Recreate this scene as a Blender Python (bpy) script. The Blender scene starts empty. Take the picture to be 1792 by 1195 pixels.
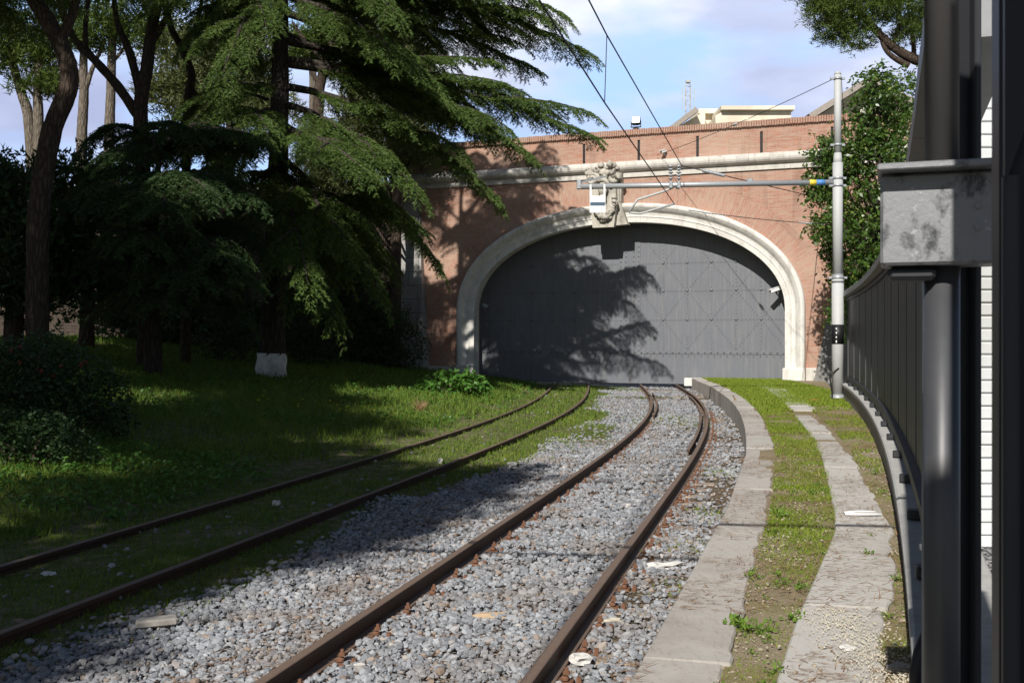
import bpy, math, random
import numpy as np
from mathutils import Vector, Matrix
R = math.radians
rng = np.random.RandomState(7)
random.seed(7)
scn = bpy.context.scene
COL = scn.collection
F, CX, HY, CZ = 1830.0, 896.0, 590.0, 2.0        # measured lens, horizon and eye height of the photograph

def at(px, py, Y):
    """a point seen at photo pixel (px,py) standing Y metres away"""
    return np.array([(px - CX) / F * Y, Y, CZ - (py - HY) / F * Y])

def nz(v):
    v = np.asarray(v, float)
    return v / np.maximum(np.linalg.norm(v, axis=-1, keepdims=True), 1e-9)

# ------------------------------------------------------------------ objects
def tag(o, label=None, cat=None, group=None, kind=None):
    if label: o['label'] = label
    if cat: o['category'] = cat
    if group: o['group'] = group
    if kind: o['kind'] = kind
    return o

def thing(name, label, cat, loc=(0, 0, 0), rz=0, group=None):
    o = bpy.data.objects.new(name, None)
    o.empty_display_size = .3
    COL.objects.link(o)
    o.location = [float(c) for c in loc]
    o.rotation_euler = (0, 0, rz)
    return tag(o, label, cat, group)

def link(name, me, mats, parent=None, loc=None):
    o = bpy.data.objects.new(name, me)
    for m in (mats if isinstance(mats, (list, tuple)) else [mats]):
        me.materials.append(m)
    COL.objects.link(o)
    if parent is not None: o.parent = parent
    if loc is not None: o.location = [float(c) for c in loc]
    return o

def np_mesh(name, V, Fc, smooth=False, midx=None):
    """V (N,3), Fc (M,k) all faces of one size"""
    V = np.asarray(V, np.float32).reshape(-1, 3)
    Fc = np.asarray(Fc, np.int32)
    k = Fc.shape[1]
    me = bpy.data.meshes.new(name)
    me.vertices.add(len(V)); me.vertices.foreach_set('co', V.ravel())
    me.loops.add(Fc.size); me.loops.foreach_set('vertex_index', Fc.ravel())
    me.polygons.add(len(Fc))
    me.polygons.foreach_set('loop_start', np.arange(0, Fc.size, k, dtype=np.int32))
    if midx is not None: me.polygons.foreach_set('material_index', np.asarray(midx, np.int32))
    me.polygons.foreach_set('use_smooth', np.full(len(Fc), smooth, dtype=bool))
    me.update(calc_edges=True)
    me.validate()
    return me

def tri_mesh(name, T):
    T = np.asarray(T, np.float32).reshape(-1, 3)
    return np_mesh(name, T, np.arange(len(T)).reshape(-1, 3))

def quad_mesh(name, T):
    T = np.asarray(T, np.float32).reshape(-1, 3)
    return np_mesh(name, T, np.arange(len(T)).reshape(-1, 4))

class MB:
    """collects shapes and links them as ONE mesh object"""
    def __init__(s): s.v = []; s.f = []; s.m = []; s.sm = []
    def add(s, vs, fs, mi=0, smooth=False):
        b = len(s.v)
        s.v.extend([tuple(map(float, p)) for p in vs])
        for f in fs:
            s.f.append([b + i for i in f]); s.m.append(mi); s.sm.append(smooth)
        return s
    def box(s, c, size, ax=None, mi=0, bev=0.0):
        """box; ax = (x,y,z) unit axes. bev chamfers its vertical-facing edges"""
        c = np.array(c, float); h = np.array(size, float) / 2
        if ax is None: ax = np.eye(3)
        ax = np.array(ax, float)
        if bev <= 0:
            P = [c + ax[0] * h[0] * x + ax[1] * h[1] * y + ax[2] * h[2] * z for z in (-1, 1) for y in (-1, 1) for x in (-1, 1)]
            s.add(P, [(0, 2, 3, 1), (4, 5, 7, 6), (0, 1, 5, 4), (2, 6, 7, 3), (0, 4, 6, 2), (1, 3, 7, 5)], mi)
        else:
            b = min(bev, h.min() * .6)
            def ring(z, k):
                a, d = h[0] - k, h[1] - k
                return [c + ax[0] * x + ax[1] * y + ax[2] * z for x, y in
                        ((-a, -d + b), (-a + b, -d), (a - b, -d), (a, -d + b), (a, d - b), (a - b, d), (-a + b, d), (-a, d - b))]
            L = ring(-h[2], b) + ring(-h[2] + b, 0) + ring(h[2] - b, 0) + ring(h[2], b)
            fs = [tuple(range(7, -1, -1)), tuple(range(24, 32))]
            for k in range(3):
                for i in range(8):
                    j = (i + 1) % 8
                    fs.append((k * 8 + i, k * 8 + j, k * 8 + 8 + j, k * 8 + 8 + i))
            s.add(L, fs, mi)
        return s
    def tube(s, pts, r, n=8, mi=0, caps=True, smooth=True, wob=0):
        pts = np.array(pts, float)
        r = np.broadcast_to(np.array(r, float), (len(pts),))
        t = np.gradient(pts, axis=0); t = nz(t)
        up = np.array([0, 0, 1.]) if abs(t[0][2]) < .9 else np.array([1., 0, 0])
        a = nz(np.cross(up, t[0])); V = []
        for i in range(len(pts)):
            a = nz(a - t[i] * np.dot(a, t[i])); b = np.cross(t[i], a)
            for k in range(n):
                th = 2 * math.pi * k / n
                rr = r[i] * (1 + (wob * math.sin(3.1 * k + i * 1.7) if wob else 0))
                V.append(pts[i] + (a * math.cos(th) + b * math.sin(th)) * rr)
        fs = []
        for i in range(len(pts) - 1):
            for k in range(n):
                k2 = (k + 1) % n
                fs.append((i * n + k, i * n + k2, (i + 1) * n + k2, (i + 1) * n + k))
        base = len(s.v)
        s.add(V, fs, mi, smooth)
        if caps:
            for q in (list(range(n - 1, -1, -1)), [(len(pts) - 1) * n + k for k in range(n)]):
                s.f.append([base + i for i in q]); s.m.append(mi); s.sm.append(False)
        return s
    def bar(s, a, b, w, h=None, mi=0):
        a = np.array(a, float); b = np.array(b, float); d = b - a; L = np.linalg.norm(d); z = d / L
        up = np.array([0, 0, 1.]) if abs(z[2]) < .95 else np.array([0, 1., 0])
        x = nz(np.cross(up, z)); y = np.cross(z, x)
        return s.box((a + b) / 2, (w, h or w, L), (x, y, z), mi)
    def prism(s, poly, axis_o, u, v, w, depth, mi=0):
        """polygon (list of 2D) in plane (u,v) at axis_o extruded along w by depth"""
        o = np.array(axis_o, float); u, v, w = map(lambda q: np.array(q, float), (u, v, w))
        n = len(poly)
        A = [o + u * p[0] + v * p[1] for p in poly]; B = [p + w * depth for p in A]
        fs = [tuple(range(n - 1, -1, -1)), tuple(range(n, 2 * n))] + [(i, (i + 1) % n, n + (i + 1) % n, n + i) for i in range(n)]
        return s.add(A + B, fs, mi)
    def lump(s, c, r, k=.15, mi=0, rr=rng):
        V, Fc = ICO2
        sc = np.array(r, float) * np.ones(3)
        d = 1 + rr.uniform(-k, k, (len(V), 1))
        return s.add(np.array(c) + V * d * sc, Fc, mi, True)
    def build(s, name, mat, parent=None, loc=None):
        """mesh coords are world coords when loc/parent has no rotation: subtract the base"""
        V = np.array(s.v, float)
        off = np.zeros(3)
        if parent is not None:
            p = parent; world = np.zeros(3); rot = False
            while p is not None:
                world += np.array(p.location); rot = rot or abs(p.rotation_euler.z) > 1e-6; p = p.parent
            if not rot: off = world          # things with a turned base are built in their own axes
        elif loc is not None: off = np.array(loc, float)
        me = bpy.data.meshes.new(name)
        me.from_pydata([tuple(p) for p in (V - off)], [], s.f)
        me.polygons.foreach_set('material_index', np.array(s.m, np.int32))
        me.polygons.foreach_set('use_smooth', np.array(s.sm, bool))
        me.update()
        return link(name, me, mat, parent, loc if parent is None else None)

def ico(sub):
    t = (1 + 5 ** .5) / 2
    V = [(-1, t, 0), (1, t, 0), (-1, -t, 0), (1, -t, 0), (0, -1, t), (0, 1, t), (0, -1, -t), (0, 1, -t), (t, 0, -1), (t, 0, 1), (-t, 0, -1), (-t, 0, 1)]
    V = [np.array(v) / np.linalg.norm(v) for v in V]
    Fc = [(0, 11, 5), (0, 5, 1), (0, 1, 7), (0, 7, 10), (0, 10, 11), (1, 5, 9), (5, 11, 4), (11, 10, 2), (10, 7, 6), (7, 1, 8),
          (3, 9, 4), (3, 4, 2), (3, 2, 6), (3, 6, 8), (3, 8, 9), (4, 9, 5), (2, 4, 11), (6, 2, 10), (8, 6, 7), (9, 8, 1)]
    for _ in range(sub):
        mid = {}; nf = []
        def m(a, b):
            k = (min(a, b), max(a, b))
            if k not in mid:
                V.append(nz(V[a] + V[b])); mid[k] = len(V) - 1
            return mid[k]
        for a, b, c in Fc:
            x, y, z = m(a, b), m(b, c), m(c, a)
            nf += [(a, x, z), (b, y, x), (c, z, y), (x, y, z)]
        Fc = nf
    return np.array(V), Fc
ICO1 = ico(0); ICO2 = ico(1)

def copy_tree(o, parent=None):
    c = o.copy(); COL.objects.link(c)
    if parent is not None: c.parent = parent
    for ch in o.children: copy_tree(ch, c)
    return c

# ------------------------------------------------------------------ materials
class NT:
    def __init__(s, name):
        s.m = bpy.data.materials.new(name); s.m.use_nodes = True
        s.t = s.m.node_tree; s.t.nodes.clear()
        s.out = s.t.nodes.new('ShaderNodeOutputMaterial')
    def n(s, kind, **kw):
        x = s.t.nodes.new('ShaderNode' + kind)
        for k, v in kw.items(): setattr(x, k, v)
        return x
    def l(s, a, b): s.t.links.new(a, b)
    def val(s, sock, v):
        if hasattr(v, 'links') or hasattr(v, 'is_linked'): s.l(v, sock)
        else: sock.default_value = v
    def coord(s, which='Object'): return s.n('TexCoord').outputs[which]
    def mapping(s, vec, scale=(1, 1, 1), loc=(0, 0, 0), rot=(0, 0, 0)):
        m = s.n('Mapping'); s.l(vec, m.inputs['Vector'])
        m.inputs['Scale'].default_value = scale; m.inputs['Location'].default_value = loc; m.inputs['Rotation'].default_value = rot
        return m.outputs[0]
    def noise(s, vec, scale, detail=4, rough=.6, out='Fac'):
        x = s.n('TexNoise'); s.l(vec, x.inputs['Vector'])
        x.inputs['Scale'].default_value = scale; x.inputs['Detail'].default_value = detail; x.inputs['Roughness'].default_value = rough
        return x.outputs[out]
    def ramp(s, fac, stops):
        r = s.n('ValToRGB'); s.l(fac, r.inputs[0])
        e = r.color_ramp.elements
        while len(e) < len(stops): e.new(.5)
        for k, (p, c) in enumerate(stops):
            e[k].position = p
            e[k].color = (c, c, c, 1) if not hasattr(c, '__len__') else (*c, 1)
        return r.outputs[0]
    def mix(s, fac, a, b, bt='MIX'):
        x = s.n('Mix', data_type='RGBA', blend_type=bt)
        s.val(x.inputs[0], fac)
        for sk, v in ((x.inputs[6], a), (x.inputs[7], b)):
            if isinstance(v, tuple): sk.default_value = (*v, 1) if len(v) == 3 else v
            else: s.l(v, sk)
        return x.outputs[2]
    def math(s, op, a, b=None, c=None):
        x = s.n('Math', operation=op)
        for i, v in enumerate((a, b, c)):
            if v is not None: s.val(x.inputs[i], v)
        return x.outputs[0]
    def bump(s, h, strength=.5, dist=.02):
        b = s.n('Bump'); s.l(h, b.inputs['Height']); b.inputs['Strength'].default_value = strength; b.inputs['Distance'].default_value = dist
        return b.outputs[0]
    def pbr(s, col, rough=.8, metal=0., normal=None, spec=.3):
        p = s.n('BsdfPrincipled')
        if isinstance(col, tuple): p.inputs['Base Color'].default_value = (*col, 1)
        else: s.l(col, p.inputs['Base Color'])
        s.val(p.inputs['Roughness'], rough); s.val(p.inputs['Metallic'], metal)
        p.inputs['Specular IOR Level'].default_value = spec
        if normal is not None: s.l(normal, p.inputs['Normal'])
        s.l(p.outputs[0], s.out.inputs[0])
        return s.m

def mat_plain(name, col, rough=.7, metal=0., var=.25, scale=8, bump=.15, spec=.3, dirt=None):
    t = NT(name); c = t.coord()
    n1 = t.noise(c, scale, 6); n2 = t.noise(c, scale * .18, 3)
    lo = tuple(x * (1 - var) for x in col); hi = tuple(min(1, x * (1 + var)) for x in col)
    cc = t.mix(n1, lo, hi)
    if dirt: cc = t.mix(t.ramp(n2, [(.42, 0), (.62, 1)]), cc, dirt)
    return t.pbr(cc, rough, metal, t.bump(n1, bump, .01) if bump else None, spec)

def mat_leaf(name, cols, scale=.9, trans=.3, rough=.55, spec=.25):
    """cols: list of colours picked per leaf island and by slow noise (species colour, not shade)"""
    t = NT(name)
    g = t.n('NewGeometry'); c = t.coord()
    n = t.noise(c, scale, 3)
    k = t.math('ADD', t.math('MULTIPLY', g.outputs['Random Per Island'], .55), t.math('MULTIPLY', n, .6))
    k = t.math('SUBTRACT', k, .08)
    col = t.ramp(k, [(i / (len(cols) - 1), cc) for i, cc in enumerate(cols)])
    p = t.n('BsdfPrincipled'); t.l(col, p.inputs['Base Color']); p.inputs['Roughness'].default_value = rough
    p.inputs['Specular IOR Level'].default_value = spec
    tr = t.n('BsdfTranslucent'); t.l(t.mix(.5, col, (.16, .2, .03)), tr.inputs[0])
    mx = t.n('MixShader'); mx.inputs[0].default_value = trans
    t.l(p.outputs[0], mx.inputs[1]); t.l(tr.outputs[0], mx.inputs[2]); t.l(mx.outputs[0], t.out.inputs[0])
    return t.m

def mat_bark(name, col, col2, scale=6):
    t = NT(name); c = t.coord()
    st = t.mapping(c, (1, 1, .22))
    n = t.noise(st, scale * 2.2, 6, .7); v = t.n('TexVoronoi', feature='DISTANCE_TO_EDGE'); t.l(st, v.inputs['Vector']); v.inputs['Scale'].default_value = scale * 1.4
    cr = t.ramp(v.outputs[0], [(.0, .35), (.22, 1)])
    cc = t.mix(n, col, col2); cc = t.mix(cr, tuple(x * .45 for x in col), cc)
    h = t.math('ADD', cr, t.math('MULTIPLY', n, .6))
    return t.pbr(cc, .95, 0, t.bump(h, .9, .04), .1)

def mat_brick(name, uv=False):
    t = NT(name)
    if uv:
        vec = t.coord('UV')
    else:
        c = t.coord(); sx = t.n('SeparateXYZ'); t.l(c, sx.inputs[0])
        cb = t.n('CombineXYZ'); t.l(sx.outputs[0], cb.inputs[0]); t.l(sx.outputs[2], cb.inputs[1]); vec = cb.outputs[0]
    b = t.n('TexBrick'); t.l(vec, b.inputs['Vector'])
    b.offset = .5; b.inputs['Scale'].default_value = 1.0
    b.inputs['Brick Width'].default_value = .29; b.inputs['Row Height'].default_value = .068
    b.inputs['Mortar Size'].default_value = .0075; b.inputs['Mortar Smooth'].default_value = .15; b.inputs['Bias'].default_value = -.1
    b.inputs['Color1'].default_value = (.36, .165, .115, 1); b.inputs['Color2'].default_value = (.285, .130, .092, 1); b.inputs['Mortar'].default_value = (.43, .35, .28, 1)
    st = t.mapping(vec, (.9, 5.5, 1))
    n1 = t.noise(st, 1.6, 6, .7)                    # streaks along the courses
    n2 = t.noise(vec, .33, 4, .6); n3 = t.noise(vec, 1.7, 5)
    col = t.mix(t.ramp(n1, [(.40, 0), (.60, 1)]), b.outputs['Color'], (.385, .265, .21))
    col = t.mix(t.math('MULTIPLY', t.ramp(t.noise(t.mapping(vec, (1.6, 11, 1)), 1.9, 4, .65), [(.56, 0), (.66, 1)]), .55), col, (.33, .11, .066))
    col = t.mix(t.math('MULTIPLY', t.ramp(n2, [(.45, 0), (.7, 1)]), .5), col, (.47, .37, .29))
    col = t.mix(t.math('MULTIPLY', t.ramp(n3, [(.56, 0), (.75, 1)]), .45), col, (.47, .19, .12))
    dk = t.noise(t.mapping(vec, (2.2, .22, 1)), .8, 5)     # run-off stains hang downwards
    col = t.mix(t.math('MULTIPLY', t.ramp(dk, [(.56, 0), (.78, 1)]), .5), col, (.13, .085, .066))
    h = t.math('ADD', t.math('MULTIPLY', b.outputs['Fac'], -1.), t.math('MULTIPLY', n3, .5))
    return t.pbr(col, .92, 0, t.bump(h, .6, .012), .1)

def mat_stone(name, base=(.56, .535, .49), dark=(.22, .21, .195), amt=.55, blocks=None):
    t = NT(name); c = t.coord()
    n1 = t.noise(c, 2.2, 7, .7); n2 = t.noise(c, 14, 6, .7); n3 = t.noise(t.mapping(c, (2.6, 2.6, .35)), 1.3, 5)
    col = t.mix(t.ramp(n2, [(.3, 0), (.7, 1)]), tuple(x * .86 for x in base), base)
    col = t.mix(t.math('MULTIPLY', t.ramp(n1, [(.5, 0), (.72, 1)]), amt), col, dark)
    col = t.mix(t.math('MULTIPLY', t.ramp(n3, [(.52, 0), (.7, 1)]), amt), col, dark)
    h = t.math('ADD', n1, t.math('MULTIPLY', n2, .5))
    if blocks:
        sx = t.n('SeparateXYZ'); t.l(c, sx.inputs[0]); cb = t.n('CombineXYZ'); t.l(sx.outputs[0], cb.inputs[0]); t.l(sx.outputs[2], cb.inputs[1])
        b = t.n('TexBrick'); t.l(cb.outputs[0], b.inputs['Vector']); b.inputs['Scale'].default_value = 1
        b.inputs['Brick Width'].default_value = blocks[0]; b.inputs['Row Height'].default_value = blocks[1]; b.inputs['Mortar Size'].default_value = .012
        b.inputs['Color1'].default_value = (1, 1, 1, 1); b.inputs['Color2'].default_value = (.72, .72, .74, 1); b.inputs['Mortar'].default_value = (.3, .3, .3, 1)
        col = t.mix(1., col, b.outputs['Color'], 'MULTIPLY'); h = t.math('SUBTRACT', h, b.outputs['Fac'])
    return t.pbr(col, .85, 0, t.bump(h, .45, .02), .2)

M = {}
M['brick'] = mat_brick('brick'); M['brick_arch'] = mat_brick('radial_brick', True)
M['brick_old'] = mat_stone('old_brick_shade_toned', (.105, .080, .064), (.045, .037, .032), .8, (.29, .07))  # old brick, base colour darkened to carry the shade under the trees
M['stone'] = mat_stone('travertine'); M['stone_clean'] = mat_stone('pale_travertine', (.68, .665, .625), (.33, .315, .29), .55)
M['stone_block'] = mat_stone('grey_stone_blocks', (.38, .37, .35), (.16, .155, .15), .6, (.95, .62))
M['concrete'] = mat_stone('buttress_render', (.22, .215, .205), (.12, .115, .11), .5)
M['carved'] = mat_stone('carved_stone', (.47, .44, .385), (.13, .125, .11), .75)
M['brick_reveal'] = mat_plain('reveal_brick', (.30, .235, .19), .9, 0, .3, 9, .4)
def mat_steel():
    t = NT('gate_paint'); c = t.coord()
    n1 = t.noise(c, 1.1, 5); n2 = t.noise(t.mapping(c, (6, 6, .5)), 1.5, 6); n3 = t.noise(c, 40, 3)
    col = t.mix(n1, (.112, .120, .138), (.145, .153, .172))
    col = t.mix(t.math('MULTIPLY', t.ramp(n2, [(.47, 0), (.70, 1)]), .65), col, (.185, .187, .19))
    n4 = t.noise(t.mapping(c, (9, 9, .35)), 1.1, 6, .7); col = t.mix(t.math('MULTIPLY', t.ramp(n4, [(.56, 0), (.74, 1)]), .5), col, (.10, .085, .072))
    return t.pbr(col, t.math('ADD', t.math('MULTIPLY', n1, .2), .42), .0, t.bump(t.math('ADD', n1, t.math('MULTIPLY', n3, .15)), .12, .02), .4)
M['gate'] = mat_steel()
def mat_rail():
    t = NT('rail_steel'); c = t.coord(); g = t.n('NewGeometry')
    sx = t.n('SeparateXYZ'); t.l(g.outputs['Normal'], sx.inputs[0])
    n1 = t.noise(c, 7, 6, .7); n2 = t.noise(c, 45, 4)
    side = t.mix(n1, (.042, .022, .015), (.098, .052, .033))
    top = t.mix(n2, (.125, .082, .060), (.21, .155, .12))
    col = t.mix(t.ramp(sx.outputs[2], [(.75, 0), (.95, 1)]), side, top)
    return t.pbr(col, .62, .15, t.bump(n2, .3, .004), .35)
M['rail'] = mat_rail()
M['rust'] = mat_plain('rusty_iron', (.16, .078, .046), .9, 0, .45, 30, .4)
M['sleeper'] = mat_plain('weathered_sleeper', (.30, .245, .20), .95, 0, .4, 14, .6, .1)
M['mast'] = mat_plain('galvanised_mast', (.40, .41, .41), .6, .0, .10, 5, .08, .35)
M['galv'] = mat_plain('galvanised_fitting', (.36, .38, .40), .45, .4, .12, 12, .05, .4)
M['wire'] = mat_plain('dark_wire', (.035, .034, .036), .6, .3, .2, 20, 0)
M['porcelain'] = mat_plain('insulator_brown', (.10, .085, .075), .3, 0, .2, 10, 0, .5)
M['black'] = mat_plain('black_band', (.012, .012, .014), .5, 0, .2, 20, 0)
M['white'] = mat_plain('white_enamel', (.80, .80, .80), .45, 0, .04, 6, 0, .4)
M['cladding'] = mat_plain('weathered_white_cladding', (.60, .62, .63), .7, 0, .12, 4, .1, .2, (.45, .46, .45))
M['signblue'] = mat_plain('slate_blue_stripe', (.07, .11, .16), .5, 0, .08, 6, 0)
M['blue'] = mat_plain('blue_tape', (.08, .22, .50), .5, 0, .1, 6, 0)
M['yellow'] = mat_plain('yellow_paint', (.62, .50, .06), .6, 0, .15, 15, 0)
M['red'] = mat_plain('red_plastic', (.45, .06, .05), .5, 0, .1, 10, 0)
M['glass'] = mat_plain('lamp_glass', (.25, .27, .28), .12, 0, .05, 4, 0, .6)
M['plaster'] = mat_plain('cream_plaster', (.74, .68, .55), .9, 0, .08, 2.5, .1, .1, (.60, .53, .42))
M['ochre'] = mat_plain('ochre_plaster', (.52, .31, .12), .9, 0, .12, 2.5, .1, .1)
M['rooftile'] = mat_plain('old_roof', (.30, .27, .24), .9, 0, .25, 5, .4, .1)
def mat_fence():
    t = NT('fence_paint'); c = t.coord()
    n1 = t.noise(c, 3, 6, .7); n2 = t.noise(t.mapping(c, (9, 9, .6)), 2, 5)
    col = t.mix(n1, (.017, .018, .022), (.036, .038, .044))
    col = t.mix(t.math('MULTIPLY', t.ramp(n2, [(.5, 0), (.75, 1)]), .45), col, (.05, .052, .058))
    return t.pbr(col, t.math('ADD', t.math('MULTIPLY', n2, .25), .42), .2, t.bump(n1, .12, .01), .4)
M['fence'] = mat_fence()
def mat_worn():
    t = NT('worn_paint_steel'); c = t.coord()
    n1 = t.noise(t.mapping(c, (1, 1, .7)), 9, 7, .68); n2 = t.noise(c, 38, 6, .7); n3 = t.noise(c, 70, 4)
    col = t.mix(t.ramp(n1, [(.36, 0), (.47, 1)]), (.045, .047, .054), (.20, .205, .215))
    col = t.mix(t.ramp(n2, [(.60, 0), (.67, 1)]), col, (.30, .30, .31))
    col = t.mix(t.ramp(t.noise(c, 16, 5), [(.66, 0), (.74, 1)]), col, (.16, .10, .065))
    return t.pbr(col, t.math('ADD', t.math('MULTIPLY', n1, .3), .35), .25, t.bump(t.math('ADD', n1, t.math('MULTIPLY', n3, .2)), .35, .01), .4)
M['worn'] = mat_worn()
M['worn_tube'] = mat_plain('scuffed_steel_tube', (.048, .050, .056), .45, .1, .35, 5, .15, .45, (.085, .08, .075))
M['dark_paint'] = mat_plain('near_black_paint', (.014, .015, .019), .5, .1, .25, 6, .08, .35)
M['panel'] = mat_plain('fence_panel_paint', (.036, .038, .044), .5, .1, .3, 3, .06, .35, (.026, .027, .03))
M['post'] = mat_plain('fence_strip', (.085, .088, .095), .5, .2, .2, 9, .05, .4)
M['cap'] = mat_plain('fence_cap', (.20, .205, .215), .5, .2, .2, 6, .1, .4)
M['plinth'] = mat_stone('plinth_concrete', (.30, .285, .26), (.14, .125, .10), .6)
M['coping'] = mat_stone('plinth_coping', (.42, .42, .41), (.20, .19, .18), .4)
M['bark'] = mat_bark('cedar_bark', (.045, .038, .033), (.085, .072, .062))
M['bark_pine'] = mat_bark('pine_bark', (.055, .042, .034), (.115, .085, .066), 9)
M['bark_pale'] = mat_bark('pale_bark', (.12, .10, .08), (.22, .19, .155), 7)
M['lime'] = mat_plain('lime_wash', (.74, .75, .76), .9, 0, .12, 9, .5, .1, (.45, .44, .42))
M['twig'] = mat_plain('dry_twig', (.16, .115, .085), .9, 0, .3, 9, 0)
M['cedar'] = mat_leaf('cedar_needles', [(.030, .056, .015), (.064, .110, .026), (.105, .165, .038), (.165, .225, .06)], .6, .28)
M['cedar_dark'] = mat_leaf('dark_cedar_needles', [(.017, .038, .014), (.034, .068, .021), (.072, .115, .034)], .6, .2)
M['pine'] = mat_leaf('pine_needles', [(.024, .050, .010), (.055, .095, .018), (.10, .145, .028), (.15, .18, .045)], .7, .25)
M['cypress'] = mat_leaf('olive_foliage', [(.045, .065, .022), (.085, .105, .038), (.13, .145, .055), (.16, .15, .07)], .5, .25)
M['ivy'] = mat_leaf('laurel_leaves', [(.022, .055, .012), (.040, .088, .018), (.065, .13, .025), (.10, .165, .03), (.34, .31, .035)], 1.0, .28, .38, .45)
M['shrub'] = mat_leaf('dark_shrub_leaves', [(.018, .040, .014), (.03, .062, .02), (.05, .09, .03)], 1.2, .2)
M['berry'] = mat_plain('red_berries', (.15, .028, .016), .5, 0, .3, 9, 0)
M['weed'] = mat_leaf('bright_weed_leaves', [(.045, .125, .022), (.075, .185, .03), (.115, .235, .045)], 2, .35, .45)
M['platform_weed'] = mat_leaf('verge_weed_leaves', [(.06, .13, .02), (.10, .19, .025), (.15, .24, .035), (.22, .26, .05)], 2, .3, .5)
M['grass'] = mat_leaf('grass_blades', [(.048, .10, .016), (.095, .165, .025), (.155, .225, .035), (.25, .25, .065)], .8, .35, .6, .15)
M['grass_dry'] = mat_leaf('platform_grass', [(.10, .165, .018), (.16, .235, .024), (.22, .285, .036), (.30, .26, .10)], 1.4, .3, .6, .15)
M['litter'] = mat_leaf('pine_litter', [(.14, .075, .04), (.24, .135, .075), (.33, .21, .12), (.40, .30, .2)], 3, .05, .8)
M['paper'] = mat_plain('white_scrap', (.52, .51, .49), .8, 0, .1, 15, .2)
M['barkpiece'] = mat_plain('bark_scrap', (.50, .36, .23), .9, 0, .3, 18, .5)
M['plank'] = mat_plain('grey_plank', (.36, .335, .30), .9, 0, .25, 12, .4)
M['flower'] = mat_plain('yellow_petals', (.75, .60, .04), .7, 0, .1, 5, 0)
M['crumb'] = mat_plain('stone_crumbs', (.30, .26, .20), .95, 0, .35, 9, .2)
M['pebble'] = mat_plain('pale_grit', (.46, .42, .34), .9, 0, .2, 25, .3)
def mat_ballast():
    t = NT('ballast_stone'); g = t.n('NewGeometry'); c = t.coord()
    n = t.noise(c, 30, 5); col = t.ramp(g.outputs['Random Per Island'], [(0, (.15, .16, .178)), (.3, (.205, .217, .238)), (.65, (.27, .284, .308)), (.92, (.34, .352, .372)), (.96, (.24, .18, .14)), (.985, (.30, .24, .2)), (1, (.44, .43, .41))])
    col = t.mix(t.math('MULTIPLY', t.ramp(n, [(.45, 0), (.75, 1)]), .4), col, (.19, .18, .175))
    n5 = t.noise(c, 1.1, 5, .65)
    col = t.mix(t.math('MULTIPLY', t.ramp(n5, [(.48, 0), (.66, 1)]), .5), col, (.17, .125, .09))
    return t.pbr(col, .92, 0, t.bump(n, .35, .006), .15)
M['ballast'] = mat_ballast()
def mat_ground():
    t = NT('earth_and_ballast'); c = t.coord()
    a = t.n('Attribute', attribute_name='mask'); sx = t.n('SeparateColor'); t.l(a.outputs['Color'], sx.inputs[0])
    n1 = t.noise(c, .8, 5); n2 = t.noise(c, 6, 6, .7); n3 = t.noise(c, 30, 4)
    v = t.n('TexVoronoi'); t.l(c, v.inputs['Vector']); v.inputs['Scale'].default_value = 17; v.inputs['Randomness'].default_value = 1
    ve = t.n('TexVoronoi', feature='DISTANCE_TO_EDGE'); t.l(c, ve.inputs['Vector']); ve.inputs['Scale'].default_value = 17
    vs = t.n('SeparateColor'); t.l(v.outputs['Color'], vs.inputs[0])
    stone = t.ramp(vs.outputs[0], [(0, (.15, .15, .155)), (.5, (.29, .295, .305)), (1, (.42, .42, .425))])
    stone = t.mix(t.ramp(ve.outputs[0], [(0, 1), (.10, 0)]), stone, (.09, .082, .075))
    stone = t.mix(t.math('MULTIPLY', t.ramp(n1, [(.52, 0), (.68, 1)]), .45), stone, (.20, .135, .09))
    soil = t.mix(n2, (.105, .080, .055), (.23, .185, .13))
    green = t.mix(n3, (.035, .062, .013), (.095, .125, .028))
    turf = t.mix(t.ramp(n2, [(.42, 1), (.62, 0)]), soil, green)
    k = t.math('ADD', sx.outputs[0], t.math('MULTIPLY', t.math('SUBTRACT', n2, .5), 1.1))
    kk = t.ramp(k, [(.42, 0), (.58, 1)])
    col = t.mix(kk, turf, stone)
    col = t.mix(t.ramp(t.math('ADD', sx.outputs[1], t.math('MULTIPLY', t.math('SUBTRACT', n2, .5), .8)), [(.4, 0), (.6, 1)]), col, soil)
    h = t.math('ADD', t.math('MULTIPLY', t.ramp(ve.outputs[0], [(0, 0), (.25, 1)]), kk), t.math('MULTIPLY', n2, .6))
    return t.pbr(col, .95, 0, t.bump(h, .9, .05), .1)
M['ground'] = mat_ground()
def mat_slab(name, base, litter=.55):
    t = NT(name); c = t.coord()
    n1 = t.noise(c, .9, 6, .7); n2 = t.noise(c, 7, 7, .72); n3 = t.noise(c, 60, 4); n4 = t.noise(t.mapping(c, (14, 3.5, 1), rot=(0, 0, .25)), 2, 6, .75)
    g = t.n('NewGeometry')
    col = t.mix(n2, tuple(x * .78 for x in base), base)
    col = t.mix(t.math('MULTIPLY', g.outputs['Random Per Island'], .25), col, tuple(x * .6 for x in base))
    col = t.mix(t.math('MULTIPLY', t.ramp(n1, [(.45, 0), (.7, 1)]), .5), col, (.20, .175, .145))
    col = t.mix(t.math('MULTIPLY', t.ramp(n4, [(.54, 0), (.66, 1)]), litter * .55), col, (.155, .115, .08))
    col = t.mix(t.math('MULTIPLY', t.ramp(n3, [(.62, 0), (.72, 1)]), .35), col, (.12, .11, .10))
    return t.pbr(col, .93, 0, t.bump(t.math('ADD', n2, t.math('MULTIPLY', n3, .3)), .4, .01), .12)
M['kerb'] = mat_slab('kerb_stone', (.46, .435, .405), .7); M['slab'] = mat_slab('path_slab', (.53, .515, .49), .55)
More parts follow.
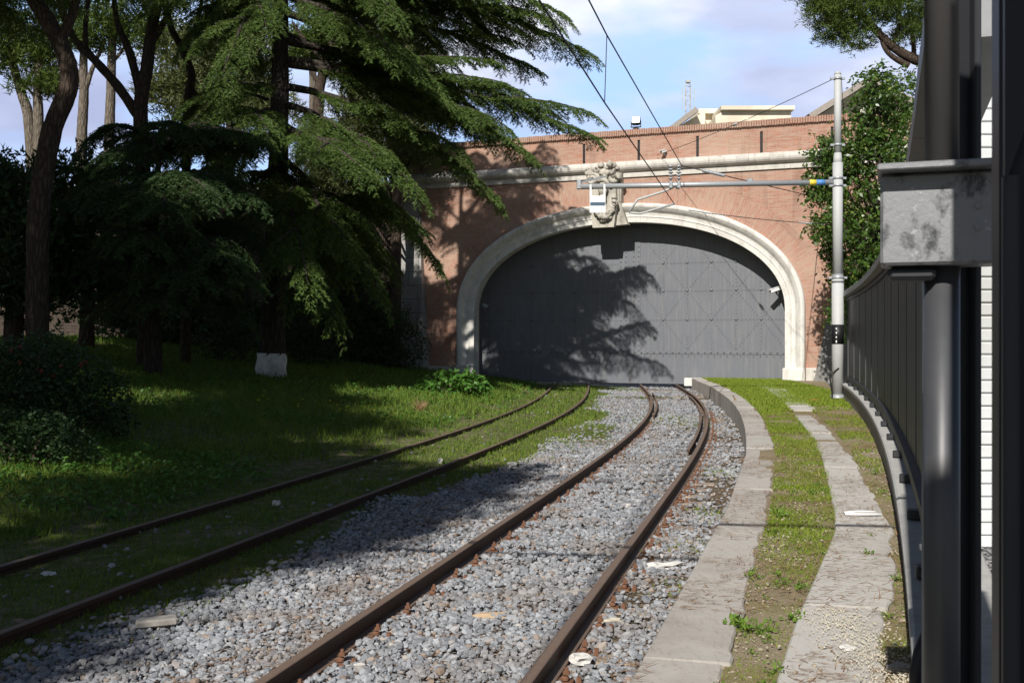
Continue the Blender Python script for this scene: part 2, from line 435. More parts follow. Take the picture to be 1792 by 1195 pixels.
def mat_dirt():
    t = NT('trodden_earth'); c = t.coord()
    n1 = t.noise(c, 1.3, 5); n2 = t.noise(c, 11, 7, .72); n3 = t.noise(c, 50, 4)
    col = t.mix(n2, (.17, .135, .09), (.30, .25, .175)); col = t.mix(t.ramp(n1, [(.45, 0), (.65, 1)]), col, (.17, .145, .06))
    col = t.mix(t.ramp(n3, [(.6, 0), (.7, 1)]), col, (.40, .36, .29))
    return t.pbr(col, .95, 0, t.bump(t.math('ADD', n2, n3), .6, .015), .1)
M['dirt'] = mat_dirt()

# ------------------------------------------------------------------ track line (plan), heights
YS = np.arange(-40, 75, .1)
def _sm(u): u = np.clip(u, 0, 1); return u * u * (3 - 2 * u)
SL = .26 - .185 * _sm((YS - 12) / 32)
XL = np.concatenate([[0], np.cumsum((SL[1:] + SL[:-1]) / 2 * .1)])
XL += -1.475 - np.interp(6.05, YS, XL)
TH = np.arctan(SL)
def rail_pt(Y, t):
    """point t metres right of the main track's centre line, and the heading there"""
    th = np.interp(Y, YS, TH); xl = np.interp(Y, YS, XL)
    return np.stack([xl + (.75 + t) * np.cos(th), Y - (.75 + t) * np.sin(th)], -1), th
def lat(X, Y):
    th = np.interp(Y, YS, TH); xc = np.interp(Y, YS, XL) + .75 * np.cos(th)
    return (X - xc) * np.cos(th)
def kerb_t(Y): return .75 + np.interp(Y, [-6, 5, 11, 16, 22, 31, 46], [.60, .69, .90, .92, .78, .60, .56])
def fence_x(Y): d = Y - 5.14; return 1.986 + .36 * d - .00245 * d * np.abs(d)
def bnoise(X, Y, s, seed=0):
    """cheap smooth value noise"""
    X = np.asarray(X) * s + seed * 13.7; Y = np.asarray(Y) * s + seed * 7.1
    i = np.floor(X); j = np.floor(Y); u = _sm(X - i); v = _sm(Y - j)
    def h(a, b): q = np.sin(a * 127.1 + b * 311.7 + seed) * 43758.5453; return q - np.floor(q)
    return (h(i, j) * (1 - u) + h(i + 1, j) * u) * (1 - v) + (h(i, j + 1) * (1 - u) + h(i + 1, j + 1) * u) * v
def ground_z(X, Y):
    t = lat(X, Y)
    z = -.165 + .075 * _sm((-t - 2.4) / .8)                         # ballast shoulder up to the grassed siding
    z = z + np.where(t < -5.2, (np.minimum(-t, 22) - 5.2) * .115 + .02, 0)
    z = z + .10 * (bnoise(X, Y, .35, 1) - .5) * _sm((-t - 5) / 3) + .03 * (bnoise(X, Y, 1.3, 2) - .5)
    right = _sm((t - 1.95) / .5)
    return z * (1 - right) + .22 * right

SUN_AZ, SUN_EL = R(20), R(38)                      # light travels 17 deg right of the view, 38 deg down

# ------------------------------------------------------------------ ground sheet
gx = np.unique(np.concatenate([np.linspace(-420, -30, 14), np.linspace(-30, -14, 28), np.arange(-14, 13, .22), np.linspace(13, 30, 14), np.linspace(30, 420, 12)]))
gy = np.unique(np.concatenate([np.linspace(-420, -12, 12), np.linspace(-12, 2, 16), np.arange(2, 50, .25), np.linspace(50, 75, 14), np.linspace(75, 900, 12)]))
GX, GY = np.meshgrid(gx, gy)
GZ = ground_z(GX, GY)
nx, ny = len(gx), len(gy)
ii = (np.arange(ny - 1)[:, None] * nx + np.arange(nx - 1)[None]).ravel()
me = np_mesh('ground', np.stack([GX, GY, GZ], -1).reshape(-1, 3), np.stack([ii, ii + 1, ii + nx + 1, ii + nx], -1), True)
GT = lat(GX, GY)
bal = _sm((GT + 3.0 + .9 * (bnoise(GX, GY, .5, 3) - .5)) / .6)
bal = np.where((GY > 14), np.minimum(bal, _sm((GT + 2.45 + 1.0 * (bnoise(GX, GY, .5, 3) - .5)) / .5)), bal)
far = _sm((GY - 18) / 6)
gp = _sm((bnoise(GX, GY, .42, 5) - .62) * 8) * far
bal = bal * (1 - .9 * gp)
soil = np.where(GT > .9, .55 + .3 * (bnoise(GX, GY, 1.1, 6)), 0) * (GT < 2.2)
ca = me.color_attributes.new('mask', 'FLOAT_COLOR', 'POINT')
ca.data.foreach_set('color', np.stack([bal, soil, bal * 0, bal * 0 + 1], -1).astype(np.float32).ravel())
tag(link('ground', me, M['ground']), kind='structure')
def bal_at(X, Y):
    T = lat(X, Y)
    b = _sm((T + 3.0 + .9 * (bnoise(X, Y, .5, 3) - .5)) / .6)
    b = np.where(Y > 14, np.minimum(b, _sm((T + 2.45 + 1.0 * (bnoise(X, Y, .5, 3) - .5)) / .5)), b)
    return b * (1 - .9 * _sm((bnoise(X, Y, .42, 5) - .62) * 8) * _sm((Y - 18) / 6))

def in_view(X, Y, m=.04): return (np.abs(X / np.maximum(Y, .1)) < .49 + m) & (Y > 4.6)

# ------------------------------------------------------------------ instances of little shapes in one mesh
def rand_rot(n):
    q = nz(rng.normal(size=(n, 4))); w, x, y, z = q.T
    return np.stack([1 - 2 * (y * y + z * z), 2 * (x * y - z * w), 2 * (x * z + y * w), 2 * (x * y + z * w), 1 - 2 * (x * x + z * z), 2 * (y * z - x * w),
                     2 * (x * z - y * w), 2 * (y * z + x * w), 1 - 2 * (x * x + y * y)], -1).reshape(n, 3, 3)
def stones(P, S, squash=.75):
    V0, F0 = ICO1; F0 = np.array(F0); n = len(P); out = []
    base = []
    for k in range(10):
        v = V0 * (1 + rng.uniform(-.28, .28, (12, 1))) * rng.uniform(.6, 1.25, (1, 3))
        base.append(v)
    base = np.array(base)[rng.randint(0, 10, n)]
    V = np.einsum('nij,nkj->nki', rand_rot(n), base) * S[:, None, None]
    V[..., 2] *= squash
    V += P[:, None, :]
    Fc = (F0[None] + (np.arange(n) * 12)[:, None, None]).reshape(-1, 3)
    return V.reshape(-1, 3), Fc
def scatter(n, x0, x1, y0, y1, pw=1.0):
    Y = y0 + (y1 - y0) * rng.uniform(0, 1, n) ** pw
    return rng.uniform(x0, x1, n), Y
# ballast: points by track coordinates
SP, SS = [], []
for (y0, y1, dens, s0, s1) in ((4.8, 9, 1250, .013, .027), (9, 14, 850, .015, .028), (14, 22, 420, .018, .032), (22, 44.6, 170, .021, .036)):
    n = int(dens * (y1 - y0) * 6.2)
    Y = rng.uniform(y0, y1, n); t = rng.uniform(-4.6, 1.75, n)
    p, th = rail_pt(Y, t); X, Yw = p[:, 0], p[:, 1]
    keep = in_view(X, Yw) & (rng.uniform(0, 1, n) < np.clip(bal_at(X, Yw) * 1.15 + .004, 0, 1))
    side = t > .9
    keep &= ~side | (rng.uniform(0, 1, n) < .5 * (bnoise(X, Yw, 1.1, 6) > .40) + .20)
    keep &= np.abs(np.abs(t) - .75) > .095
    keep &= t < kerb_t(Yw) - .03
    X, Yw = X[keep], Yw[keep]; m = len(X)
    s = rng.uniform(s0, s1, m) * rng.choice([.6, .85, 1, 1, 1.15, 1.5], m)
    tt = t[keep]
    inner = np.abs(tt) < .7
    # stones lie low over the sleepers, heaped between them
    ph = (Yw % .6) / .6; heap = .022 * np.abs(np.cos(math.pi * ph)) * inner
    z = ground_z(X, Yw) + s * .35 + rng.uniform(-.006, .02, m) + heap
    SP.append(np.stack([X, Yw, z], -1)); SS.append(s)
V, Fc = stones(np.concatenate(SP), np.concatenate(SS))
tag(link('ballast', np_mesh('ballast', V, Fc), M['ballast']), 'grey crushed stone ballast around the sunlit curved track', 'ballast', kind='stuff')

# ------------------------------------------------------------------ tracks
RAIL = [(-.07, -.165), (.07, -.165), (.07, -.145), (.012, -.125), (.012, -.045), (.036, -.035), (.036, -.004), (.028, 0), (-.028, 0), (-.036, -.004), (-.036, -.035), (-.012, -.045), (-.012, -.125), (-.07, -.145)]
def sweep(mb, Y, t, prof, mi=0, smooth=False, zf=None):
    """profile (lateral, height) run along the track line at offset t(Y)"""
    p, th = rail_pt(Y, t)
    V = []
    for (x, y), a in zip(p, th):
        for (l, z) in prof: V.append((x + l * math.cos(a), y - l * math.sin(a), z))
    n = len(prof); fs = []
    for i in range(len(Y) - 1):
        for k in range(n):
            k2 = (k + 1) % n
            fs.append((i * n + k, (i + 1) * n + k, (i + 1) * n + k2, i * n + k2))
    fs.append(tuple(range(n))); fs.append(tuple((len(Y) - 1) * n + k for k in range(n - 1, -1, -1)))
    return mb.add(V, fs, mi, smooth)
def world_run(Ya, Yb, step=.5): return np.linspace(Ya, Yb, int((Yb - Ya) / step) + 1)
def make_track(T, label, Ya, Yb):
    b = rail_pt(np.array([8.0]), np.array([T]))[0][0]
    tr = thing('railway_track', label, 'railway track', (b[0], b[1], -.165))
    for o in (-.75, .75):
        Y = world_run(Ya, Yb); sweep(MB(), Y, np.full(len(Y), T + o), RAIL).build('rail', M['rail'], tr)
    return tr
main = make_track(0, 'rusty curved track in clean grey ballast leading to the gate beside the platform', -5, 47)
side = make_track(-3.7, 'older siding track half buried in grass on the left', -5, 48)
for o, y0, y1 in ((.60, 19, 36), (-.60, 27, 38)):
    Y = world_run(y0, y1); GR = [(l * .8, z * .95 - .004) for l, z in RAIL]
    sweep(MB(), Y, np.full(len(Y), o), GR).build('guard_rail', M['rail'], main)
# sleepers, buried to their tops, and their screw fastenings
sp = []
YK = np.arange(4.5, 43, .6)
slb = MB().box((0, 0, 0), (2.45, .24, .12), bev=.012)
sl0 = None
for k, y in enumerate(YK):
    p, th = rail_pt(np.array([y]), np.array([0.])); th = float(th[0])
    if sl0 is None:
        sl0 = slb.build('sleeper', M['sleeper']); o = sl0
    else:
        o = sl0.copy(); COL.objects.link(o)
    o.parent = main
    o.location = (p[0][0] - main.location.x, p[0][1] - main.location.y, -.219 - main.location.z); o.rotation_euler = (rng.uniform(-.01, .01), 0, -th)
fb = MB()
fb.box((0, 0, .010), (.10, .13, .020), bev=.006).box((.0, 0, .036), (.05, .055, .034), bev=.01)
fb.tube([(.01, 0, .06), (.01, 0, .105)], [.013, .012], 6, smooth=False).tube([(.01, 0, .062), (.01, 0, .082)], [.024, .024], 6, smooth=False)
fb.tube([(.085, .02, -.02), (.085, .02, .045)], [.022, .016], 6, smooth=False)
fproto = None; spots = []
for y in YK:
    for o in (-.75, .75):
        for sgn in (1, -1):
            t = o + sgn * .135
            if sgn < 0 or y > 30: continue
            p, th = rail_pt(np.array([y]), np.array([t])); spots.append((y, p[0][0], p[0][1], th[0], sgn))
spots.sort()
rest = MB()
for k, (y, x, yy, th, sgn) in enumerate(spots):
    if not in_view(np.array([x]), np.array([yy]), .02)[0]: continue
    rz = -th if sgn > 0 else -th + math.pi
    if k < 100:
        if fproto is None:
            fproto = fb.build('rail_fastening', M['rust']); o = fproto
        else:
            o = fproto.copy(); COL.objects.link(o)
        o.parent = main; o.location = (x - main.location.x, yy - main.location.y, -.150 - main.location.z); o.rotation_euler = (0, 0, rz)
    else:
        Rm = Matrix.Rotation(rz, 3, 'Z')
        rest.add([np.array(Rm @ Vector(v)) + (x, yy, -.150) for v in fb.v], fb.f)
if rest.v: tag(rest.build('rail_fastening', M['rust'], main), kind='stuff')
# yellow paint mark across the siding's nearer rail
p, th = rail_pt(np.array([7.72]), np.array([-2.95])); d = at(165, 1051, 1.0)
Yp = 1830 * 2.0 / (1050 - HY); MB().box((0, 0, 0), (.076, .05, .003)).build('paint_mark', M['yellow'], side)
pm = [c for c in side.children if c.name.startswith('paint_mark')][0]
yy = np.linspace(6, 10, 400); pp, tt = rail_pt(yy, np.full(400, -2.95)); k = int(np.argmin(abs(pp[:, 0] / pp[:, 1] * F + CX - 165)))
pm.location = (pp[k][0] - side.location.x, pp[k][1] - side.location.y, .0017 - side.location.z); pm.rotation_euler = (0, 0, -tt[k])

# ------------------------------------------------------------------ platform: kerb stones, trodden strip, path slabs
def strip_mesh(name, Y, ta, tb, za, zb, mat, noise=.0):
    """a sheet between two offsets; ta/tb arrays of lateral offset"""
    A, _ = rail_pt(Y, ta); B, _ = rail_pt(Y, tb); n = 7; V = []
    for i in range(len(Y)):
        for k in range(n):
            q = A[i] + (B[i] - A[i]) * k / (n - 1)
            V.append((q[0], q[1], za + (zb - za) * k / (n - 1) + noise * (bnoise(q[0], q[1], 2.2, 9) - .5)))
    ii = (np.arange(len(Y) - 1)[:, None] * n + np.arange(n - 1)[None]).ravel()
    return tag(link(name, np_mesh(name, V, np.stack([ii, ii + 1, ii + n + 1, ii + n], -1), True), mat), kind='structure')
Yp = world_run(-4, 45.5, .4)
def fence_t(Y):
    """offset of the fence plinth measured from the track centre"""
    out = []
    for y in np.atleast_1d(Y):
        p, th = rail_pt(np.array([y]), np.array([0.])); lo, hi = 1.2, 9.
        for _ in range(30):
            m = (lo + hi) / 2; q = p[0] + m * np.array([math.cos(th[0]), -math.sin(th[0])])
            if q[0] < (fence_x(q[1]) if q[1] < 30 else 9.42 + (q[1] - 30) * .25): lo = m
            else: hi = m
        out.append(lo)
    return np.array(out)
FT = fence_t(Yp)
strip_mesh('platform', Yp, kerb_t(Yp) + .2, FT + .05, .285, .285, M['dirt'], .035)
def slab_run(name, Ya, Yb, ta, wfun, L0, L1, mat, z, depth, gap=.012):
    mb = MB(); y = Ya; rr = np.random.RandomState(3)
    while y < Yb:
        L = rr.uniform(L0, L1); y2 = min(y + L, Yb); sub = np.linspace(y + gap / 2, y2 - gap / 2, 13)
        dz = rr.uniform(-.012, .012); a, th = rail_pt(sub, ta(sub)); b, _ = rail_pt(sub, ta(sub) + wfun(sub) + rr.uniform(-.03, .03) + .035 * (bnoise(sub, sub * 0, 3.1, 40) - .5) + .03 * (bnoise(sub, sub * 0, 13., 41) - .5)); V = []
        tl = rr.uniform(-.008, .008)
        for i in range(13):
            e = (b[i] - a[i]); e = e / np.linalg.norm(e); c = .012
            for (q, zz) in ((a[i], z - depth), (a[i], z + dz - c), (a[i] + e * c, z + dz), (b[i] - e * c, z + dz + tl), (b[i], z + dz + tl - c), (b[i], z - depth)):
                V.append((q[0], q[1], zz))
        fs = []
        for i in range(12):
            for k in range(6):
                k2 = (k + 1) % 6; fs.append((i * 6 + k, (i + 1) * 6 + k, (i + 1) * 6 + k2, i * 6 + k2))
        fs += [tuple(range(6)), tuple(72 + k for k in range(5, -1, -1))]
        mb.add(V, fs); y = y2
    return tag(mb.build(name, mat), kind='structure')
slab_run('kerb', -4, 44.3, lambda y: kerb_t(y), lambda y: np.interp(y, [5, 12, 30], [.42, .40, .42]), 1.1, 1.9, M['kerb'], .30, .55)
PATH0 = lambda y: kerb_t(y) + np.interp(y, [5, 7, 10, 16, 24, 34], [.64, .76, 1.02, 1.06, 1.15, 1.6])
slab_run('path', -4, 23.5, PATH0, lambda y: np.interp(y, [5, 7, 12, 16, 23], [.50, .50, .46, .40, .36]), 1.2, 2.2, M['slab'], .305, .2, .03)
slab_run('path', 25, 38, PATH0, lambda y: np.full(np.shape(y), .6), .9, 1.6, M['slab'], .303, .2, .10)

# ------------------------------------------------------------------ wall frame (x along the wall, y into it, z up)
PHI = math.atan(.386); CW = 45.8
Wy = CW / (1 + .386 * (1087 - CX) / F); Wx = (1087 - CX) / F * Wy
def loc(px, py, yd=0.):
    u = (px - CX) / F; v = (HY - py) / F
    Y = (CW + yd * math.sqrt(1 + .386 ** 2)) / (1 + .386 * u); X = u * Y
    return ((X - Wx) * math.cos(PHI) - (Y - Wy) * math.sin(PHI), CZ + v * Y)
def w2w(x, y, z):
    c, s = math.cos(PHI), math.sin(PHI)
    return np.array([Wx + x * c + y * s, Wy - x * s + y * c, z])
HA, SPR, RISE = 6.72, 3.1, 3.72                   # arch half width, springing height, rise
def arch_pts(off, n=64, base=-.15):
    """opening outline grown by off: jamb, curve, jamb, in (x,z)"""
    e = 2.12; pts = [(-HA - off, base), (-HA - off, base + (SPR - base) * .5)]
    for k in range(n + 1):
        th = math.pi - math.pi * k / n
        c, s_ = math.cos(th), math.sin(th)
        x = (HA) * math.copysign(abs(c) ** (2 / e), c); z = (RISE) * abs(s_) ** (2 / e)
        # outward normal of the ellipse for the offset
        nxx, nzz = c * RISE, s_ * HA; q = math.hypot(nxx, nzz)
        pts.append((x + off * nxx / q, SPR + z + off * nzz / q))
    return pts + [(HA + off, base + (SPR - base) * .5), (HA + off, base)]
wall = thing('boundary_wall', 'tall sunlit brick wall pierced by the wide stone arched gateway', 'wall', (Wx, Wy, 0), -PHI)
SL_, SR_ = loc(735, 500)[0], 15.0
ZC = 8.75                                         # underside of the string course
mb = MB()
op = arch_pts(.70)
xs = [p[0] for p in op]
for i in range(len(op) - 1):
    (xa, za), (xb, zb) = op[i], op[i + 1]
    if xb - xa > 1e-4: mb.add([(xa, 0, za), (xb, 0, zb), (xb, 0, ZC), (xa, 0, ZC)], [(0, 1, 2, 3)])
mb.add([(SL_, -.0, -.4), (op[0][0], 0, -.4), (op[0][0], 0, ZC), (SL_, 0, ZC)], [(0, 1, 2, 3)])
mb.add([(op[-1][0], 0, -.4), (SR_, 0, -.4), (SR_, 0, ZC), (op[-1][0], 0, ZC)], [(0, 1, 2, 3)])
mb.add([(op[0][0], 0, -.4), (op[0][0], 0, SPR + 1), (op[0][0], .5, SPR + 1), (op[0][0], .5, -.4)], [(0, 1, 2, 3)])
mb.build('brick_face', M['brick'], wall)
# parapet and top
ZP = 10.42
mb = MB()
slots = [loc(p, 255)[0] for p in (1021, 1117, 1220, 1332, 1456)]
edges = [SL_ - 1.4]
for s in slots: edges += [s - .055, s + .055]
edges.append(SR_)
z0, z1 = 9.30, 10.26
mb.box(((SL_ - 1.4 + SR_) / 2, .33, (9.0 + z0) / 2), (SR_ - SL_ + 1.4, .5, z0 - 9.0))
for a, b in zip(edges[::2], edges[1::2]): mb.box(((a + b) / 2, .33, (z0 + z1) / 2), (b - a, .5, z1 - z0))
mb.box(((SL_ - 1.4 + SR_) / 2, .33, (z1 + ZP) / 2), (SR_ - SL_ + 1.4, .5, ZP - z1))
mb.build('parapet', M['brick'], wall)
for s in slots: MB().box((s, .33, (z0 + z1) / 2), (.109, .40, z1 - z0 - .004)).build('slot_shade_fill', M['black'], wall)  # black fill stands in for the shade inside each slot
# soldier-course coping on a small dark recess
mb = MB(); x = SL_ - 1.4
mb.box(((SL_ - 1.4 + SR_) / 2, .33, ZP + .02), (SR_ - SL_ + 1.4, .50, .04))
x0 = x
while x < SR_:
    mb.box((x + .05, .33 + rng.uniform(-.006, .006), ZP + .165 + rng.uniform(-.008, .008)), (.088, .72, .25), bev=.012); x += .1
mb.build('coping', M['brick'], wall)
# string course: torus over a fillet
prof = [(0, 8.70), (-.07, 8.70), (-.07, 8.86), (-.03, 8.89), (-.03, 8.95)]
for k in range(9):
    th = -math.pi / 2 + math.pi * k / 8; prof.append((-.06 - .22 * math.cos(th), 9.16 + .21 * math.sin(th)))
prof += [(.06, 9.40), (.3, 9.40), (.3, 8.70)]
mb = MB()
for a, b in [(SL_ - 1.4 + k * (SR_ - SL_ + 1.4) / 16, SL_ - 1.4 + (k + 1) * (SR_ - SL_ + 1.4) / 16) for k in range(16)]:
    mb.prism(prof, (a + .003, 0, 0), (0, 1, 0), (0, 0, 1), (1, 0, 0), b - a - .006)
mb.build('string_course', M['stone'], wall)
# moulded archivolt
APR = [(0.0, .50), (0.0, -.05), (.20, -.07), (.22, -.10), (.245, -.10), (.26, -.05), (.40, -.09), (.50, -.20), (.55, -.24), (.62, -.29), (.70, -.30), (.76, -.25), (.79, -.16), (.79, .05)]
def arch_strip(mb, prof, mi=0, smooth=True, z_base=-.15, n=72):
    outl = [arch_pts(o, n, z_base) for o, _ in prof]; m = len(prof); V = []
    for i in range(len(outl[0])):
        for k in range(m): V.append((outl[k][i][0], prof[k][1], outl[k][i][1]))
    fs = []
    for i in range(len(outl[0]) - 1):
        for k in range(m - 1): fs.append((i * m + k, (i + 1) * m + k, (i + 1) * m + k + 1, i * m + k + 1))
    mb.add(V, fs, mi, smooth)
mb = MB(); arch_strip(mb, APR, smooth=False); mb.build('archivolt', M['stone_clean'], wall)
mb = MB(); arch_strip(mb, [(-.0, .50), (.14, .50), (.14, 1.3)], smooth=False); mb.build('reveal', M['brick_reveal'], wall)
# plinth blocks of the jambs
for s in (-1, 1):
    MB().box((s * (HA + .36), .02, .30), (.86, .72, .96), bev=.03).build('jamb_base', M['stone_clean'], wall)
pl = MB(); xr = HA + .80
pl.box((xr + .85, -.03, .3), (1.68, .2, .98), bev=.02); pl.build('plinth', M['stone'], wall)
pl = MB(); pl.box(((SL_ - HA - .8) / 2, -.03, .25), (-SL_ - HA - .82, .2, .9), bev=.02); pl.build('plinth', M['stone'], wall)
# ring of radial bricks round the arch
ring = []; uvs = []
inn, out = arch_pts(.78, 72), arch_pts(1.75, 72); L = 0
for i in range(2, 74):
    a, b, c, d = inn[i], inn[i + 1], out[i + 1], out[i]
    L2 = L + math.dist(a, b) * 1.08
    ring += [(a[0], -.004, a[1]), (b[0], -.004, b[1]), (c[0], -.004, c[1]), (d[0], -.004, d[1])]
    uvs += [(0, L), (0, L2), (.97, L2), (.97, L)]; L = L2
me = np_mesh('brick_ring', ring, np.arange(len(ring)).reshape(-1, 4))
me.uv_layers.new(name='UVMap').data.foreach_set('uv', np.array(uvs, np.float32).ravel())
link('brick_ring', me, M['brick_arch'], wall)
# keystone: wedge, scroll, shell crest and a hanging swag
kx = loc(1057, 380, -.5)[0]
mb = MB()
front = [(-.50, 6.62), (.50, 6.62), (.62, 9.0), (-.62, 9.0)]; back = [(-.62, 6.62), (1.02, 6.72), (1.02, 7.55), (.86, 9.0), (-.72, 9.0)]
mb.prism([(-.52, 6.62), (.98, 6.70), (.72, 7.5), (.72, 8.88), (-.66, 8.88)], (kx, .05, 0), (1, 0, 0), (0, 0, 1), (0, -1, 0), .42)
mb.prism([(-.46, 6.58), (.46, 6.58), (.56, 7.4), (.52, 8.86), (-.54, 8.86), (-.52, 7.3)], (kx, -.37, 0), (1, 0, 0), (0, 0, 1), (0, -1, 0), .26)
for k in range(4): mb.box((kx + .60 + .07 * (k % 4) - .12, -.40, 8.2), (.035, .08, 1.1), bev=.01)
ks = mb.build('keystone', M['carved'], wall)
mb = MB(); rr = np.random.RandomState(5)
for k in range(22):                                   # swag of fruit and leaves: U shape
    u = k / 21 * 2 - 1
    c = (kx + .06 + u * .46, -.70 - .05 * rr.rand(), 6.95 + .80 * abs(u) ** 2.2)
    for q in range(3): mb.lump(np.array(c) + rr.uniform(-.09, .09, 3), rr.uniform(.06, .12), .3, rr=rr)
mb.build('swag', M['carved'], wall)
mb = MB()
for k in range(30):                                   # crest: foliage and shell over the string course
    c = np.array((kx + rr.uniform(-.78, .72), -.50 - rr.uniform(0, .22), 8.82 + rr.uniform(-.25, .42) * (1 - .35 * abs(rr.uniform(-1, 1)))))
    mb.lump(c, rr.uniform(.08, .17), .35, rr=rr)
for s in (-1, 1):                                     # volutes
    P = [(kx + s * .48 + math.cos(a) * (.26 - .02 * a), -.62, 8.62 + math.sin(a) * (.26 - .02 * a)) for a in np.linspace(0, 9, 26)]
    mb.tube(P, .07, 7)
P = [(kx - .45, -.7, 8.35), (kx - .2, -.80, 8.55), (kx + .1, -.82, 8.55), (kx + .38, -.72, 8.25)]
mb.tube(P, [.05, .12, .12, .06], 8)
mb.lump((kx + .02, -.78, 8.18), (.22, .16, .30), .12, rr=rr); mb.lump((kx + .02, -.78, 7.80), (.16, .14, .2), .2, rr=rr)
mb.build('crest', M['carved'], wall)

# battered corner buttresses either side, and the older wall beyond the left one
def buttress(name, label, xt, xb_in, xb_out, xt_out, zt, proud, mat):
    r = thing(name, label, 'buttress', w2w(xb_in, 0, 0), -PHI)
    ox = xb_in
    V = [(0, -proud, -.5), (xb_out - ox, -proud, -.5), (xt_out - ox, -.06, zt), (xt - ox, -.06, zt), (0, .4, -.5), (xb_out - ox, .4, -.5), (xt_out - ox, .4, zt), (xt - ox, .4, zt)]
    MB().add(V, [(0, 1, 2, 3), (4, 7, 6, 5), (0, 3, 7, 4), (1, 5, 6, 2), (3, 2, 6, 7), (0, 4, 5, 1)]).build('body', mat, r)
    return r
rb_in, rb_t = loc(1417, 668, -.9)[0], loc(1462, 470)[0]
b = buttress('stone_buttress', 'sloping grey rendered buttress behind the mast, right of the gateway', rb_t, rb_in + .0, rb_in + 7, rb_t + 6, 4.4, .9, M['concrete'])
lb_b, lb_t = loc(742, 640, -.7)[0], SL_ + .0
b = buttress('stone_buttress', 'grey block corner buttress at the shaded left end of the brick wall', lb_t, lb_b, lb_b - 1.25, lb_t - 1.4, 8.7, .7, M['stone_block'])
MB().lump((lb_t - lb_b - .6, -.15, 8.62), (.55, .3, .28), .2).build('cap', M['carved'], b)

lw0 = w2w(SL_ - 1.3, .15, 0); A2 = R(4)
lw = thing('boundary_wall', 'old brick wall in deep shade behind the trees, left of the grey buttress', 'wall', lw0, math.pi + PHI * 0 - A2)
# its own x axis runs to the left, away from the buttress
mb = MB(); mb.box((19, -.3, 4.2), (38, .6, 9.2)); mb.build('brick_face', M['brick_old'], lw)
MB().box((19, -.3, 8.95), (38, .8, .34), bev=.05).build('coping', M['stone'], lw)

# ------------------------------------------------------------------ the sliding steel gate
GY0 = .95
gate = thing('railway_gate', 'huge dark grey riveted steel gate closing the stone archway', 'gate', w2w(0, GY0, 0), -PHI)
def gl(px, py): return loc(px, py, GY0)
mb = MB(); out = arch_pts(.6, 40, .03)
Vf = [(p[0], 0, p[1]) for p in out]; n = len(Vf)
mb.add(Vf + [(p[0], .18, p[2]) for p in Vf], [tuple(range(n)), tuple(range(2 * n - 1, n - 1, -1))] + [(i, i + n, (i + 1) % n + n, (i + 1) % n) for i in range(n)])
mb.build('plate', M['gate'], gate)
def arch_top(x):
    e = 2.12; q = min(abs(x) / (HA + .3), 1.); return SPR + RISE * (1 - q ** e) ** (1 / e)
rows = [gl(1161, p)[1] for p in (460, 509, 559)]; zr = gl(1161, 616)[1]; zs = gl(1161, 636)[1]
st0, st1 = gl(1087, 560)[0], gl(1118, 560)[0]
s0 = gl(1161, 509)[0]; dx = (gl(1332, 509)[0] - s0) / 4
colsx = [s0 + k * dx for k in range(-1 + 1, 6)] + [st0 - (s0 - st1) - k * dx for k in range(0, 6)]
bands = MB(); riv = MB()
def rivet(x, z, r=.022):
    P = []
    for yy_, q in ((-.012, 1.), (-.02 - r * .55, .8), (-.02 - r * .85, .4)):
        P += [(x + q * r * math.cos(a), yy_, z + q * r * math.sin(a)) for a in np.linspace(0, 2 * math.pi, 7)[:-1]]
    riv.add(P, [(k, (k + 1) % 6, 6 + (k + 1) % 6, 6 + k) for k in range(6)] + [(6 + k, 6 + (k + 1) % 6, 12 + (k + 1) % 6, 12 + k) for k in range(6)] + [tuple(range(12, 18))], 0, True)
def band(x0, z0, x1, z1, w, step, th=.012):
    d = np.array([x1 - x0, z1 - z0]); L = np.linalg.norm(d); d /= L; q = np.array([-d[1], d[0]]) * w / 2
    if max(z0, z1) > arch_top(x0) + .3: pass
    bands.prism([(x0 + q[0], z0 + q[1]), (x0 - q[0], z0 - q[1]), (x1 - q[0], z1 - q[1]), (x1 + q[0], z1 + q[1])], (0, -.001, 0), (1, 0, 0), (0, 0, 1), (0, -1, 0), th)
    for k in np.arange(step / 2, L, step):
        for sg in ((-1, 1) if w > .12 else (0,)):
            p = np.array([x0, z0]) + d * k + q * .62 * sg
            if p[1] < arch_top(p[0]) - .02: rivet(p[0], p[1], .019)
thk = .0055; thd = .0025
for z in rows: thk += .0002; band(-HA - .3, z, HA + .3, z, .11, .15, thk)
for x in colsx: thk += .0002; band(x, zr + .1, x, max(arch_top(x), zr + .3), .10, .16, thk)
mx_r = max(colsx); zz = [zr + .12] + rows[::-1] + [rows[0] + 1.25]
xsr = sorted([x for x in colsx if x > st1]); xsl = sorted([x for x in colsx if x < st0])
for grp in ([st1 + .1] + xsr, xsl + [st0 - .1]):
    for i in range(len(grp) - 1):
        for j in range(len(zz) - 1):
            a, b2 = (grp[i], grp[i + 1]) if (i + j) % 2 == 0 else (grp[i + 1], grp[i])
            if max(zz[j], zz[j + 1]) < min(arch_top(a), arch_top(b2)) + .05:
                thd += .00008; band(a, zz[j], b2, zz[j + 1], .11, .15, thd)
band(-HA - .3, zr, HA + .3, zr, .16, 9, .022)
thk = .024
bands.box(((st0 + st1) / 2, -.014, (zs + 6.7) / 2), (st1 - st0 + .16, .026, 6.7 - zs))
bands.build('bracing', M['gate'], gate)
MB().box((0, -.01, (zs + .03) / 2 + .0), (2 * HA + .6, .018, zs - .035)).build('kick_plate', M['gate'], gate)
for k in np.arange(-HA - .2, HA + .3, .27): rivet(k, zr, .052); rivet(k + .13, zr - .16, .024)
